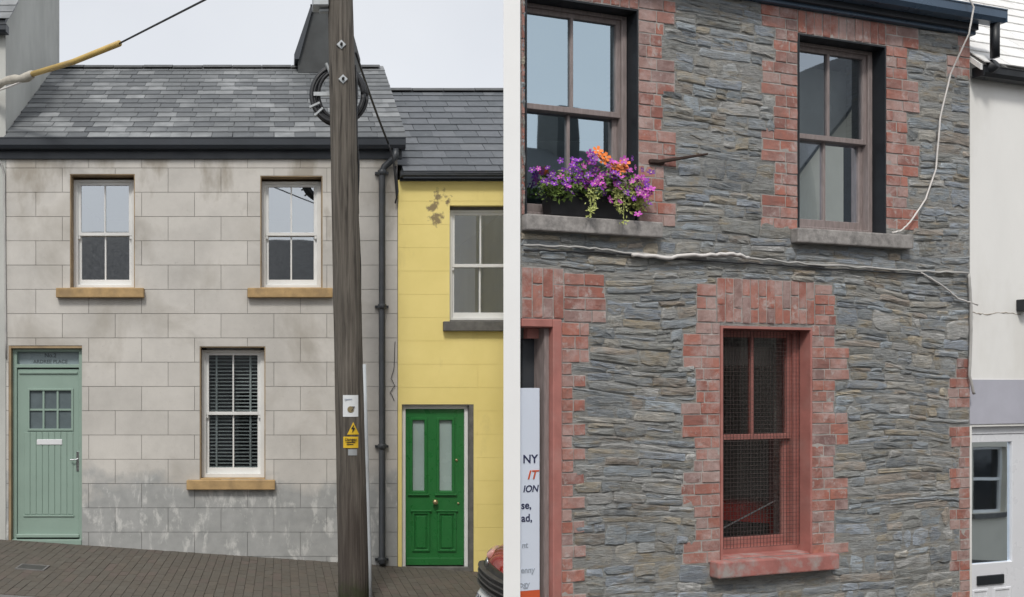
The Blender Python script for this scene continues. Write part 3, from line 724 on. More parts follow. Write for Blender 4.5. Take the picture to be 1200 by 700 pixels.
# ================================================================== stone house
sh = tag(empty('stone_house', (X0, D0, 0), YAW), 'rubble stone house with red brick window surrounds and white rendered end wall added for the divider strip', 'house')
S1 = rs(1136)
SW_A = (rs(614.5), rs(747), rzz(690, 257), rzz(700, 5))        # upper window above the doorway
SW_B = (rs(934), rs(1037), rzz(985, 272), rzz(985, 47))        # upper window by the white house
SW_C = (rs(843), rs(950), rzz(897, 652), rzz(897, 383))        # meshed window
SD = (.0, rs(657), -1.8, rzz(640, 374))                        # doorway
sholes = [SW_A, SW_B, SW_C, SD]
EAVE_S = rzz(1000, 22)
swall = MB().holed((.0, S1, -1.8, EAVE_S), sholes, -.0035, .36).build('wall', M['mortar'], sh)
CRS = .089
# ---- brick dressings: (s0, s1, z0, z1) zones laid brick by brick
BV = []
for i in range(8):
    m = MB(); j = lambda a: random.uniform(-a, a)
    n_ = 8
    vs = []
    for (yy, ins) in ((.02, 0), (-.0075, .0), (-.0095, .018)):
        for (sx, sz) in ((-1,-1),(0,-1),(1,-1),(1,0),(1,1),(0,1),(-1,1),(-1,0)):
            vs.append((sx*(.5-ins*(.6))+j(.012), yy+(j(.002) if yy < 0 else 0), sz*(.5-ins*1.6)+j(.03)))
    vs.append((j(.15), -.0095+j(.002), j(.15)))
    fs = [(r*8+k, r*8+(k+1)%8, (r+1)*8+(k+1)%8, (r+1)*8+k) for r in range(2) for k in range(8)]+[(16+k, 16+(k+1)%8, 24) for k in range(8)]
    m.add(vs, fs); me = m.mesh('brick', M['brick'])
    BV.append(me)
brick_rects = []
def brick(s0, s1, z0, z1, jt=.011):
    cx, cz = (s0+s1)/2, (z0+z1)/2
    link('brick', random.choice(BV), swall, (cx, random.uniform(-.0035, .003), cz), (0, random.uniform(-.012, .012), 0), scale=(s1-s0-jt, 1, z1-z0-jt))
pads = MB()
def zone(s0, s1, z0, z1):
    brick_rects.append((s0, s1, z0, z1)); pads.box(s0, s1, -.0055, .0015, z0, z1)
def jamb(edge, sgn, z0, z1, long_, short, period=3, phase=0, ragged=.0):
    """toothed brick jamb growing away from an opening edge"""
    n = max(1, round((z1-z0)/CRS)); h = (z1-z0)/n
    for i in range(n):
        w_ = long_ if ((i+phase)//period) % 2 == 0 else short
        w_ += random.uniform(-.012, .012)
        za, zb = z0+i*h, z0+(i+1)*h
        a, b = (edge, edge+w_) if sgn > 0 else (edge-w_, edge)
        zone(a, b, za, zb)
        if w_ > .2:
            cut = .5*w_ if i % 2 else random.choice([.34, .66])*w_
            sp = edge+sgn*cut
            pts = sorted([a, sp, b])
            for p, q in zip(pts[:-1], pts[1:]): brick(p, q, za, zb)
        else:
            if i % 3 == 1 and w_ > .13:
                sp = edge+sgn*w_*.5
                pts = sorted([a, sp, b])
                for p, q in zip(pts[:-1], pts[1:]): brick(p, q, za, zb)
            else: brick(a, b, za, zb)
def soldier(s0, s1, z0, z1, w_=.083, splits=1):
    n = max(1, round((s1-s0)/w_)); w_ = (s1-s0)/n
    zone(s0, s1, z0, z1)
    for i in range(n):
        if splits == 1: brick(s0+i*w_, s0+(i+1)*w_, z0, z1)
        else:
            f = .62 if i % 2 else .36
            zc = z0+(z1-z0)*(f+random.uniform(-.05, .05))
            brick(s0+i*w_, s0+(i+1)*w_, z0, zc); brick(s0+i*w_, s0+(i+1)*w_, zc, z1)
def wpx(px0, px1): return abs(rs(px1)-rs(px0))
# upper window A: right jamb, sliver on the left
jamb(SW_A[1]+.002, 1, SW_A[2]-.02, EAVE_S, wpx(747, 790), wpx(747, 776), 3, 1)
brick_l = [(SW_A[2]+i*CRS) for i in range(int((EAVE_S-SW_A[2])/CRS))]
for z in brick_l: brick(.003, SW_A[0]-.002, z, z+CRS, .006)
soldier(SW_A[0], SW_A[1], SW_A[3]+.002, min(EAVE_S, SW_A[3]+.22))
# upper window B
jamb(SW_B[0]-.002, -1, SW_B[2]-.01, EAVE_S, wpx(892, 934), wpx(907, 934), 3, 0)
jamb(SW_B[1]+.002, 1, SW_B[2]+.05, EAVE_S, wpx(1037, 1076), wpx(1037, 1062), 3, 1)
soldier(SW_B[0], SW_B[1], SW_B[3]+.002, EAVE_S-.0)
# meshed window C
topC = rzz(897, 328)
jamb(SW_C[0]-.002, -1, SW_C[2]-.02, SW_C[3]+.02, wpx(799, 843), wpx(814, 843), 3, 1)
jamb(SW_C[1]+.002, 1, SW_C[2]-.02, SW_C[3]+.02, wpx(950, 993), wpx(950, 977), 3, 2)
soldier(SW_C[0]-.03, SW_C[1]+.03, SW_C[3]+.022, topC, .078, 2)
jamb(SW_C[0]-.034, -1, SW_C[3]+.022, topC-.05, wpx(816, 840), wpx(818, 840), 3)
jamb(SW_C[1]+.034, 1, SW_C[3]+.022, topC-.02, wpx(954, 978), wpx(954, 974), 3)
# doorway
zd = SD[3]; topD = rzz(640, 314)
soldier(.004, SD[1]+.02, zd+.002, topD, .08, 2)
jamb(SD[1]+.022, 1, zd-.02, topD-.03, wpx(660, 708), wpx(660, 706), 3)
jamb(SD[1]+.002, 1, zd-3.5*CRS, zd-.021, wpx(658, 689), wpx(658, 686), 3)
jamb(SD[1]+.002, 1, -.75, zd-3.5*CRS-.001, wpx(658, 686), wpx(658, 671), 1, 1)
# corner quoins against the white house
jamb(S1-.004, -1, -.9, rzz(1125, 500), wpx(1112, 1135), wpx(1123, 1135), 2, 1)
jamb(S1-.004, -1, rzz(1125, 478), rzz(1125, 420), wpx(1110, 1135), wpx(1119, 1135), 3)
jamb(S1-.004, -1, rzz(1120, 92), EAVE_S, wpx(1108, 1135), wpx(1121, 1135), 2)
pads.build('brick_bedding', M['brick_mortar'], swall)

# ---- rubble stones
WARP = lambda s, z: (.03*math.sin(s*1.7+z*1.3)+.012*math.sin(s*4.3+z*2.1+1.2))-.012*s
block_rects = [(h[0], h[1], h[2], h[3]) for h in sholes]+brick_rects
block_rects += [(SW_A[0]-.05, rs(770), SW_A[2]-.11, SW_A[2]+.0), (rs(926), rs(1062), SW_B[2]-.12, SW_B[2]), (rs(830), rs(972), SW_C[2]-.18, SW_C[2])]
palette = [(.25,.265,.27), (.28,.295,.30), (.30,.30,.285), (.24,.235,.21), (.33,.305,.26), (.35,.30,.225), (.27,.29,.31), (.38,.365,.335), (.21,.22,.22), (.30,.325,.335), (.32,.27,.22)]
stones = []
zc = -1.0; rng = random.Random(11)
while zc < EAVE_S+.1:
    h = rng.choice([.042, .046, .052, .06, .066, .075, .085, .10, .125, .15])*rng.uniform(.92, 1.08)
    # free runs along this course
    step = .012; s = 0.0; runs = []; cur = None
    def free(s):
        wz = WARP(s, zc); a, b = zc+wz, zc+h+wz
        if b > EAVE_S+.02: return False
        for (p, q, r, t) in block_rects:
            if p-.004 < s < q+.004:
                ov = min(b, t)-max(a, r)
                if ov > .42*h: return False
        return True
    while s <= S1:
        f = free(s)
        if f and cur is None: cur = s
        if (not f or s+step > S1) and cur is not None:
            if s-cur > .03: runs.append((cur, min(s, S1)))
            cur = None
        s += step
    for (a, b) in runs:
        s = a
        while s < b-.001:
            w_ = min(rng.choice([.13, .17, .21, .26, .31, .38, .46])*rng.uniform(.85, 1.15)*(1.0 if h < .09 else .85), b-s)
            if b-(s+w_) < .07: w_ = b-s
            if h > .085 and rng.random() < .5:
                f = rng.uniform(.38, .62)
                if rng.random() < .5 and w_ > .22:
                    stones.append((s, s+w_, zc, zc+h*f)); q = rng.uniform(.35, .65)*w_
                    stones.append((s, s+q, zc+h*f, zc+h)); stones.append((s+q, s+w_, zc+h*f, zc+h))
                else:
                    stones.append((s, s+w_, zc, zc+h*f)); stones.append((s, s+w_, zc+h*f, zc+h))
            else: stones.append((s, s+w_, zc, zc+h))
            s += w_
    zc += h
def stone_geo(s0, s1, z0, z1):
    cx, cz = (s0+s1)/2, (z0+z1)/2; a, b = (s1-s0)/2-.002, (z1-z0)/2-.0015
    pr = rng.uniform(-.006, .0055); tilt = rng.uniform(-.12, .05); slope = rng.uniform(-.06, .06)
    # ragged outline: points along the four sides, corners knocked off at random
    base = []
    nx = 3 if a > .1 else 2
    c_ = lambda: rng.uniform(.02, .42)*b
    for k in range(nx+1): base.append((-a+c_()+(2*a-2*b*.25)*k/nx+rng.uniform(-.01, .01), -b*rng.uniform(.72, 1.12)))
    base.append((a*rng.uniform(.96, 1.02), rng.uniform(-.45, .3)*b))
    for k in range(nx+1): base.append((a-c_()-(2*a-2*b*.25)*k/nx+rng.uniform(-.01, .01), b*rng.uniform(.72, 1.12)))
    base.append((-a*rng.uniform(.96, 1.02), rng.uniform(-.3, .45)*b))
    n = len(base); vs = []
    for (ins, yy, jz) in ((0, .03, 0), (0, -.003, .003), (.006, -.009, .0045)):
        for (u, v) in base:
            uu = math.copysign(max(0, abs(u)-ins*1.3), u); vv = math.copysign(max(0, abs(v)-ins*.9), v)
            y = yy+(pr+tilt*vv+rng.uniform(-jz, jz) if yy < .02 else 0)
            x_ = cx+uu; z_ = cz+vv+slope*uu
            vs.append((x_, y, z_+WARP(x_, cz)))
    m_ = 3
    for k in range(m_):
        u = a*(-.5+k*.5)+rng.uniform(-.1, .1)*a; v = rng.uniform(-.3, .3)*b
        vs.append((cx+u, -.012+pr+tilt*v+rng.uniform(-.006, .005), cz+v+slope*u+WARP(cx+u, cz)))
    fs = [(r*n+k, r*n+(k+1)%n, (r+1)*n+(k+1)%n, (r+1)*n+k) for r in range(2) for k in range(n)]
    # fan the face over a spine of three points
    cen = [3*n+k for k in range(m_)]
    def near(k):
        x_ = vs[2*n+k][0]; return min(cen, key=lambda q: abs(vs[q][0]-x_))
    for k in range(n):
        p, q = near(k), near((k+1)%n)
        fs.append((2*n+k, 2*n+(k+1)%n, p))
        if p != q:
            if abs(p-q) == 1: fs.append((2*n+(k+1)%n, q, p))
            else: mid_ = (p+q)//2; fs += [(2*n+(k+1)%n, mid_, p), (2*n+(k+1)%n, q, mid_)]
    t = rng.choice(palette); kk = rng.uniform(1.1, 1.9)
    return vs, fs, tuple(min(1, c*kk*q) for c, q in zip(t, (.97, 1.0, 1.05)))
stones.sort(key=lambda q: (-(q[1]-q[0])*(q[3]-q[2])) if q[3] > -.35 else 0)
av, af, ac = [], [], []
for i, q in enumerate(stones):
    vs, fs, c = stone_geo(*q)
    if i < 300: link('stone', colored('stone', vs, fs, [c]*len(fs), M['schist'], False), swall)
    else:
        b = len(av); av += vs; af += [tuple(k+b for k in f) for f in fs]; ac += [c]*len(fs)
kind(link('small_stones', colored('small_stones', av, af, ac, M['schist'], False), swall), 'stuff')

# ---- white end wall, added for the divider strip, running back from the corner, with a garage opening in it
inv = Matrix.Translation((X0, D0, 0)) @ Matrix.Rotation(YAW, 4, 'Z'); inv = inv.inverted()
def ew(d, o=0.0):      # a point of the end wall's outer face at distance d, o = metres inward
    k = (590-CX)/F; t = Vector((k, 1, 0)).normalized(); nrm = Vector((t.y, -t.x, 0))
    p = Vector((k*d, d, 0))+nrm*o
    return p
def slabw(m, d0, d1, z0, z1, th=.115):
    P = [ew(d0), ew(d1), ew(d1, th), ew(d0, th)]
    P = [inv @ p for p in P]
    m.add([(p.x,p.y,z0) for p in P]+[(p.x,p.y,z1) for p in P], [(0,1,2,3),(7,6,5,4),(0,4,5,1),(1,5,6,2),(2,6,7,3),(3,7,4,0)])
GB = 11.35
TOPW = EAVE_S+1.6
m = MB()
slabw(m, D0-.015, 7.55, -1.9, EAVE_S+.12); slabw(m, 7.55, 10.3, 1.75, EAVE_S+.12); slabw(m, 10.3, GB, -1.9, EAVE_S+.12)
endw = m.build('divider_end_wall', M['white_wall'], sh)
m = MB(); slabw(m, D0+.1, GB-.1, EAVE_S+.1202, EAVE_S+.5); m.build('parapet', M['white_wall'], sh)
# back and inner walls
pts = [inv @ ew(GB, .12), inv @ Vector((X0+S1*RC, GB, 0)), inv @ Vector((X0+S1*RC, GB-.2, 0)), inv @ ew(GB-.2, .12)]
m = MB(); m.add([(p.x,p.y,-1.9) for p in pts]+[(p.x,p.y,EAVE_S+.1) for p in pts], [(0,1,2,3),(7,6,5,4),(0,4,5,1),(1,5,6,2),(2,6,7,3),(3,7,4,0)]); m.build('back_wall', M['white_wall'], sh)
fr = r2w(S1, .37, 0); pts = [inv @ Vector((fr.x, fr.y, 0)), inv @ Vector((fr.x, GB-.21, 0)), inv @ Vector((fr.x-.15, GB-.21, 0)), inv @ Vector((fr.x-.15, fr.y-.05, 0))]
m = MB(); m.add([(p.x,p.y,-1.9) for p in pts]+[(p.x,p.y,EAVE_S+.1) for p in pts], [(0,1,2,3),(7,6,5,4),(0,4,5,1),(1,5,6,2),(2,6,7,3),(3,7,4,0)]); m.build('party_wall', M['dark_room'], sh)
def floorplate(name, z0, z1, mat):
    P = [inv @ ew(7.2, .13), inv @ Vector((fr.x-.17, fr.y, 0)), inv @ Vector((fr.x-.17, GB-.22, 0)), inv @ ew(GB-.22, .13)]
    P[0] = Vector((P[0].x, .37, 0)); P[1] = Vector((P[1].x-.02, .37, 0))
    mm = MB(); mm.add([(p.x,p.y,z0) for p in P]+[(p.x,p.y,z1) for p in P], [(3,2,1,0),(4,5,6,7),(0,1,5,4),(1,2,6,5),(2,3,7,6),(3,0,4,7)]); return mm.build(name, mat, sh)
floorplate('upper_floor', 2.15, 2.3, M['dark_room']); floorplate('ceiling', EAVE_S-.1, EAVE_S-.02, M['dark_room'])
# ---- eaves
gut0, gut1 = .02, rs(1152)
MB().box(.02, S1+.01, -.05, .2, EAVE_S+.002, EAVE_S+.13).build('fascia', M['blue_gutter'], sh, bevel=.004)
MB().box(.02, S1-.01, -.085, -.052, EAVE_S+.03, EAVE_S+.09).build('soffit_board', M['fascia'], sh)
gutter(sh, gut0, gut1, EAVE_S+.075, M['blue_gutter'], .105, .11, v=-.09)
m = MB(); gx = gut1-.06; m.tube([(gx, -.14, EAVE_S+.09), (gx, -.14, rzz(1147, 74))], .036, 10); m.tube([(gx+.02, -.13, rzz(1147, 80)), (gx+.02, -.02, rzz(1147, 88))], .05, 10)
m.build('downpipe', M['black_paint'], sh, smooth=True)
es, rg = (-.14, EAVE_S+.165), (2.1, EAVE_S+1.75)
m = MB(); pr = [(es[0], es[1]-.01), (rg[0], rg[1]-.01), (rg[0], rg[1]-.07), (es[0], es[1]-.05)]
# roof slope is cut along the end wall
def cut_u(v): # local u where the end wall's inner face lies at depth v
    a = inv @ ew(D0, .13); b = inv @ ew(GB, .13); t = (v-a.y)/(b.y-a.y); return a.x+(b.x-a.x)*t
m.add([(max(.03, cut_u(p)), p, q) for p, q in pr]+[(S1+.02, p, q) for p, q in pr], [(0,1,5,4),(1,2,6,5),(2,3,7,6),(3,0,4,7),(0,3,2,1),(4,5,6,7)])
sroof = m.build('roof', M['fascia'], sh)
slate_roof(sroof, 1.3, S1+.02, es, (rg[0]*.55, es[1]+(rg[1]-es[1])*.585), .2, .26, M['slate_glare'])
# ---- windows
def lining(parent, r, mat, v0, v1, t=.014, name='reveal_lining', right_only=False):
    m = MB(); m.box(r[1]-t, r[1]-.0005, v0, v1, r[2], r[3])
    if not right_only: m.box(r[0]+.0005, r[0]+t, v0, v1, r[2], r[3])
    m.box(r[0]+t, r[1]-t, v0, v1, r[3]-t, r[3]-.0005)
    return m.build(name, mat, parent)
for r, zm in ((SW_A, rzz(675, 123)), (SW_B, rzz(985, 158))):
    win = sash_window(sh, r[0]+.014, r[1]-.014, r[2]+.0, r[3]-.014, .10, zm, M['old_wood'], M['glass_sky'] if r is SW_A else M['glass_right'], fw=.045, sw=.04, bar=.024, horns=False)
    lining(win, r, M['black_paint'], -.012, .22)
    s0, s1 = (.004, rs(769)) if r is SW_A else (rs(926), rs(1061))
    m = MB().box(s0, s1, -.075, -.0005, r[2]-.115, r[2]-.002); m.box(r[0]+.002, r[1]-.002, -.001, .16, r[2]-.1, r[2]+.012)
    m.build('sill', M['stone_ledge'], win, bevel=.01, seg=2)
win = sash_window(sh, SW_C[0]+.014, SW_C[1]-.014, SW_C[2], SW_C[3]-.014, .11, rzz(897, 513), M['red_paint'], M['glass_mesh'], fw=.05, sw=.045, bar=.024, horns=False, low_bar=False)
lining(win, SW_C, M['red_paint'], -.016, .24, .02)
m = MB().box(rs(831), rs(972), -.095, -.0005, SW_C[2]-.125, SW_C[2]-.002); m.box(SW_C[0]+.002, SW_C[1]-.002, -.001, .2, SW_C[2]-.1, SW_C[2]+.01)
m.build('sill', M['red_ledge'], win, bevel=.012, seg=2)
m = MB(); a, b, c, d = SW_C[0]+.022, SW_C[1]-.022, SW_C[2]+.06, SW_C[3]-.03
n_ = int((b-a)/.032)
for i in range(n_+1):
    u = a+(b-a)*i/n_; m.box(u-.0011, u+.0011, .085, .088, c, d)
n_ = int((d-c)/.032)
for i in range(n_+1):
    z = c+(d-c)*i/n_; m.box(a, b, .0815, .0845, z-.0011, z+.0011)
kind(m.build('wire_mesh', M['mesh_wire'], win), 'stuff')
m = MB(); m.tube([(a+.03, .25, c+.05), (b-.08, .25, c+.33)], .006, 6); m.build('stay_bar', M['grey_metal'], win)
# ---- doorway
fz = gz(X0+.2)
dr = MB().box(SD[1]-.075, SD[1]-.002, -.022, .14, fz-.2, SD[3]-.002); dr.box(.002, SD[1]-.0755, -.02, .14, SD[3]-.06, SD[3]-.002)
dr = dr.build('door_frame', M['red_paint'], sh, bevel=.006)
MB().box(SD[1]-.115, SD[1]-.078, .03, .2, fz-.2, SD[3]-.062).build('door_stop', M['old_wood'], dr)
MB().box(.12, SD[1]-.116, .1, .15, rzz(635, 396), SD[3]-.062).build('transom_rail', M['red_paint'], dr)
MB().box(.12, SD[1]-.116, .16, .2, fz-.2, rzz(635, 396)-.001).build('door_leaf', M['pipe'], dr)
bd = tag(empty('sign_board', tuple(r2w(0, .06, fz+.0)), YAW), 'white advertising board with navy and orange lettering propped in the red door frame', 'sign')
bz0 = rzz(625, 694)-fz; bz1 = rzz(625, 455)-fz; bu1 = rs(637)
MB().box(.006, bu1, -.012, .012, bz0-.0, bz1).build('board', M['board_white'], bd, bevel=.002)
MB().box(.006, bu1, -.013, .0125, bz0-.10, bz0-.0005).build('red_band', M['orange_red'], bd)
MB().box(.03, .05, .0, .03, gz(X0)-fz-.06, bz0-.09).build('prop', M['iron'], bd)
MB().box(bu1-.06, bu1-.04, .0, .03, gz(X0)-fz-.06, bz0-.09).build('prop', M['iron'], bd)
def bt(body, px, py, size, mat, slant=0, sx=1, name='lettering'):
    letters(bd, body, rs(px), rzz(px, py)-fz, -.014, size, mat, 'RIGHT', name, slant, sx)
bt('NY', 634.5, 543, .085, M['navy'], sx=1.05); bt('IT', 634, 562, .09, M['orange_red'], .25, 1.1); bt('ION', 635, 577, .068, M['navy'], .2)
bt('se,', 627, 597, .078, M['navy']); bt('ad,', 628, 612, .078, M['navy'])
bt('nt', 623, 643, .06, M['faint_ink']); bt('enny', 631, 672, .06, M['faint_ink']); bt('ogy', 625, 689, .06, M['faint_ink'])
bt("'", 613, 518, .08, M['navy'])

# ---- cloths shaped after a peaked reflection, behind upper window B
def reflection_cloth(name, label, s0, s1, z0, z1, v, mat, gather=None, folds=7, amp=.025, cat='reflection_cloth'):
    nx, nz = 40, 14; m = MB(); vs = []
    for j in range(nz+1):
        t = j/nz; z = z0+(z1-z0)*t
        for i in range(nx+1):
            f = i/nx; s = s0+(s1-s0)*f
            if gather: s = s+(gather-s)*.9*math.exp(-((t-1.0)/.55)**2)
            vs.append((s-s0, amp*math.sin(f*folds*6.28+.6*t), z-z0))
    m.add(vs, [(j*(nx+1)+i, j*(nx+1)+i+1, (j+1)*(nx+1)+i+1, (j+1)*(nx+1)+i) for j in range(nz) for i in range(nx)])
    o = m.build(name, mat, None, True, loc=tuple(r2w(s0, v, z0)), rot=(0,0,YAW))
    return tag(o, label, cat)
reflection_cloth('reflection_cloth', 'grey-blue cloth shaped as a pointed reflection in the upper window next to the white house', SW_B[0]+.04, SW_B[0]+.50, SW_B[2]+.03, SW_B[2]+.62, .27, M['reflection_cloth'], SW_B[0]+.44)
reflection_cloth('reflection_cloth', 'grey-blue cloth shaped as a peaked reflection beside the black jamb of the upper window', SW_B[0]+.52, SW_B[1]-.04, SW_B[2]+.03, SW_B[2]+.62, .27, M['reflection_cloth'], SW_B[1]-.24)
ob = MB().box(0, SW_B[1]-SW_B[0]+.1, 0, .01, 0, SW_B[3]-SW_B[2]-.1).build('roller_blind', M['cream_blind'], None, loc=tuple(r2w(SW_B[0]-.05, .37, SW_B[2])), rot=(0,0,YAW))
tag(ob, 'pale cream roller blind behind the grey-blue reflection cloths of the upper window', 'blind')

# ---- iron spike, cables
o = empty('iron_spike', tuple(r2w(rs(763), 0, rzz(763, 189))), YAW)
tag(o, 'rusty iron spike bracket sticking out of the brick jamb above the flowers', 'bracket')
MB().box(-.03, .10, -.035, .03, -.025, .01).build('stub', M['rust'], o, bevel=.008)
MB().tube([(.02, -.02, -.012), (.42, -.11, .06)], [.016, .008], 6).build('rod', M['rust'], o)
def rc(px, py, v=-.03): return r2w(rs(px), v, rzz(px, py))
def wiggle(pts, n, a, rg):
    out = []
    for p, q in zip(pts[:-1], pts[1:]):
        for i in range(n):
            out.append(p.lerp(q, i/n)+Vector((rg.uniform(-a, a)*.4, rg.uniform(-a, a)*.5, rg.uniform(-a, a))))
    return out+[pts[-1]]
rg_ = random.Random(4)
def cable(name, pts, r, mat, label, n=6, a=.004, cat='cable', group=None, nseg=6):
    return tag(MB().tube(wiggle([Vector(p) for p in pts], n, a, rg_), r, nseg).build(name, mat, None, True), label, cat, group)
cable('wall_cable', [rc(611, 288), rc(680, 291), rc(736, 297), rc(800, 302), rc(860, 301), rc(920, 308), rc(1000, 314), rc(1075, 318), rc(1131, 321)], .0085, M['cable'], 'grey cable clipped along the stone wall above the brick arches', 8, .007)
cable('wall_cable', [rc(736, 299, -.045), rc(775, 303, -.05), rc(815, 300, -.05), rc(850, 298, -.05), rc(872, 303, -.045)], .014, M['white_cable'], 'thick white frayed cable sagging below the flower window', 6, .008)
cable('wall_cable', [rc(611, 294), rc(700, 297), rc(800, 305), rc(900, 311), rc(1000, 318), rc(1080, 322)], .006, M['black_cable'], 'thin black cable running just under the grey wall cable', 8, .006)
cable('wall_cable', [rc(1131, 321, -.03), rc(1133, 360, -.035), rc(1133, 400, -.035), rc(1131, 440, -.035), rc(1136, 462, -.04)], .012, M['cable'], 'grey conduit cable dropping down the corner beside the white house', 6, .003)
cable('wall_cable', [rc(1075, 320, -.03), rc(1100, 335, -.03), rc(1118, 350, -.03), rc(1140, 358, -.04)], .007, M['white_cable'], 'short white cable branching diagonally to the white house', 6, .003)
cable('hanging_cable', [rc(1101, 8, -.24), rc(1106, 22, -.25), rc(1105, 50, -.22), rc(1103, 90, -.08), rc(1095, 140, -.05), rc(1093, 165, -.05), rc(1090, 200, -.05), rc(1078, 235, -.05), rc(1060, 262, -.05), rc(1048, 272, -.06), rc(1038, 274, -.06)], .007, M['white_cable'], 'white cable looping from the gutter down to the upper window sill', 5, .003)

# ---- flower trough
pb = empty('planter', tuple(r2w(rs(642), -.03, SW_A[2]+.013)), YAW)
tag(pb, 'black plastic trough on the stone sill of the upper window, holding the flowers', 'planter')
pl = rs(744)-rs(642); phh = .17
m = MB(); pr = [(0, .0), (0, .0)]
def trough(m, l, d0, d1, h, t=.008):
    o_ = [(.015, .01, 0), (l-.015, .01, 0), (l-.015, d0, 0), (.015, d0, 0)]; tp = [(0, 0, h), (l, 0, h), (l, d1, h), (0, d1, h)]; ti = [(t, t, h), (l-t, t, h), (l-t, d1-t, h), (t, d1-t, h)]; bi = [(t*2, t*2, .03), (l-2*t, t*2, .03), (l-2*t, d0-t, .03), (t*2, d0-t, .03)]
    m.add(o_+tp+ti+bi, [(3,2,1,0)]+[(r*4+k, r*4+(k+1)%4, (r+1)*4+(k+1)%4, (r+1)*4+k) for r in range(3) for k in range(4)]+[(12,13,14,15)])
    m.box(-.008, l+.008, -.008, .0, h-.025, h)
trough(m, pl, .105, .12, phh); m.build('trough', M['planter'], pb)
MB().box(.02, pl-.02, .02, .095, .1, .15).build('soil', M['soil'], pb)
rf = random.Random(21)
def leafquad(m, c, sz, nrm, rg):
    nrm = nrm.normalized(); t = nrm.orthogonal().normalized(); t = (Matrix.Rotation(rg.uniform(0, 6.28), 3, nrm) @ t); b = nrm.cross(t)
    m.add([c-t*sz, c-b*sz*.45+nrm*sz*.15, c+t*sz, c+b*sz*.45+nrm*sz*.15], [(0,1,2),(0,2,3)])
def blossom_mesh(mat, nm):
    m = MB(); n = 5; vs = [(0,0,.0)]
    for k in range(n):
        for (da, r, h) in ((-.42, .55, .12), (-.22, .98, .2), (.22, .98, .22), (.42, .55, .12)):
            q = 2*math.pi*k/n+da*1.25; vs.append((math.cos(q)*r, math.sin(q)*r, h))
    fs = [(0, 1+4*k, 2+4*k, 3+4*k, 4+4*k) for k in range(n)]
    m.add(vs, fs); me = m.mesh(nm, mat)
    me.materials.append(M['eye'])
    bm = bmesh.new(); bm.from_mesh(me); vv = [bm.verts.new((math.cos(q)*.2, math.sin(q)*.2, .1)) for q in (0, 1.26, 2.51, 3.77, 5.03)]; f = bm.faces.new(vv); f.material_index = 1; bm.to_mesh(me); bm.free()
    return me
BL = {c: blossom_mesh(M[c], 'blossom') for c in ('violet', 'magenta', 'orange')}
# (pixel centre, radius px, colours) for the clumps of bedding plants
clumps = [('mostly deep violet pansies at the shaded end of the trough', (650, 216), (22, 16), 'violet', 16, M['leaf']),
          ('violet pansies with one tall orange bloom in the middle of the trough', (684, 211), (24, 20), 'mix', 34, M['leaf']),
          ('magenta pansies around a pair of orange blooms', (714, 212), (20, 20), 'mag', 24, M['leaf']),
          ('magenta pansies with leaves in sunlit colour spilling over the brick end of the sill', (740, 228), (16, 18), 'mag', 22, M['leaf_sunlit'])]
plants = []
for (lab, (px, py), (rx, ry), colr, nb, lm) in clumps:
    c = r2w(rs(px), -.04, rzz(px, py)); rxm, rzm = rx/150., ry/150.
    base = r2w(rs(px), .02, SW_A[2]+.13)
    root = tag(empty('flowering_plant', tuple(base)), lab, 'flowers', 'flowers in the window trough')
    plants.append(root)
    m = MB()
    for i in range(520):
        q = Vector((rf.gauss(0, .5), rf.gauss(0, .5), rf.gauss(0, .5)))
        if q.length > 1.15: continue
        p = c+Vector((q.x*rxm, q.y*.10, q.z*rzm-.03))-base
        leafquad(m, p, rf.uniform(.012, .024), Vector((rf.uniform(-1, 1), rf.uniform(-1.5, 0), rf.uniform(-.3, 1.2))), rf)
    for i in range(14):      # stems down to the soil
        q = Vector((rf.uniform(-.6, .6)*rxm, rf.uniform(-.05, .04), rf.uniform(-.3, .4)*rzm))+c-base
        m.tube([(q.x*.4, rf.uniform(0, .04), -.0), (q.x*.7, q.y, q.z*.5), q], .003, 4)
    m.build('foliage', lm, root)
    for i in range(int(nb*1.5)):
        q = Vector((rf.gauss(0, .5), -abs(rf.gauss(.4, .4)), rf.gauss(.1, .5)))
        p = c+Vector((q.x*rxm, q.y*.10-.03, q.z*rzm))-base
        if colr == 'violet': kk = 'violet' if rf.random() < .85 else 'magenta'
        elif colr == 'mix': kk = 'violet' if rf.random() < .6 else 'magenta'
        else: kk = 'magenta' if rf.random() < .75 else 'violet'
        nd = Vector((rf.uniform(-.6, .6), rf.uniform(-1.2, -.4), rf.uniform(-.1, .9))).normalized()
        rot = nd.to_track_quat('Z', 'Y').to_matrix().to_4x4() @ Matrix.Rotation(rf.uniform(0, 6), 4, 'Z')
        link('blossom', BL[kk], root, mw=Matrix.Translation(p) @ rot @ Matrix.Scale(rf.uniform(.021, .034), 4))
for (px, py, ri) in ((688, 190, 1), (691, 197, 1), (711, 202, 2), (708, 209, 2), (714, 206, 2), (685, 186, 1), (716, 200, 2), (694, 193, 1), (705, 204, 2)):
    root = plants[ri]; p = r2w(rs(px), -.15, rzz(px, py-3))-root.location
    rot = Vector((rf.uniform(-.4, .4), -1, .4)).to_track_quat('Z', 'Y').to_matrix().to_4x4()
    link('blossom', BL['orange'], root, mw=Matrix.Translation(p) @ rot @ Matrix.Scale(.042, 4))
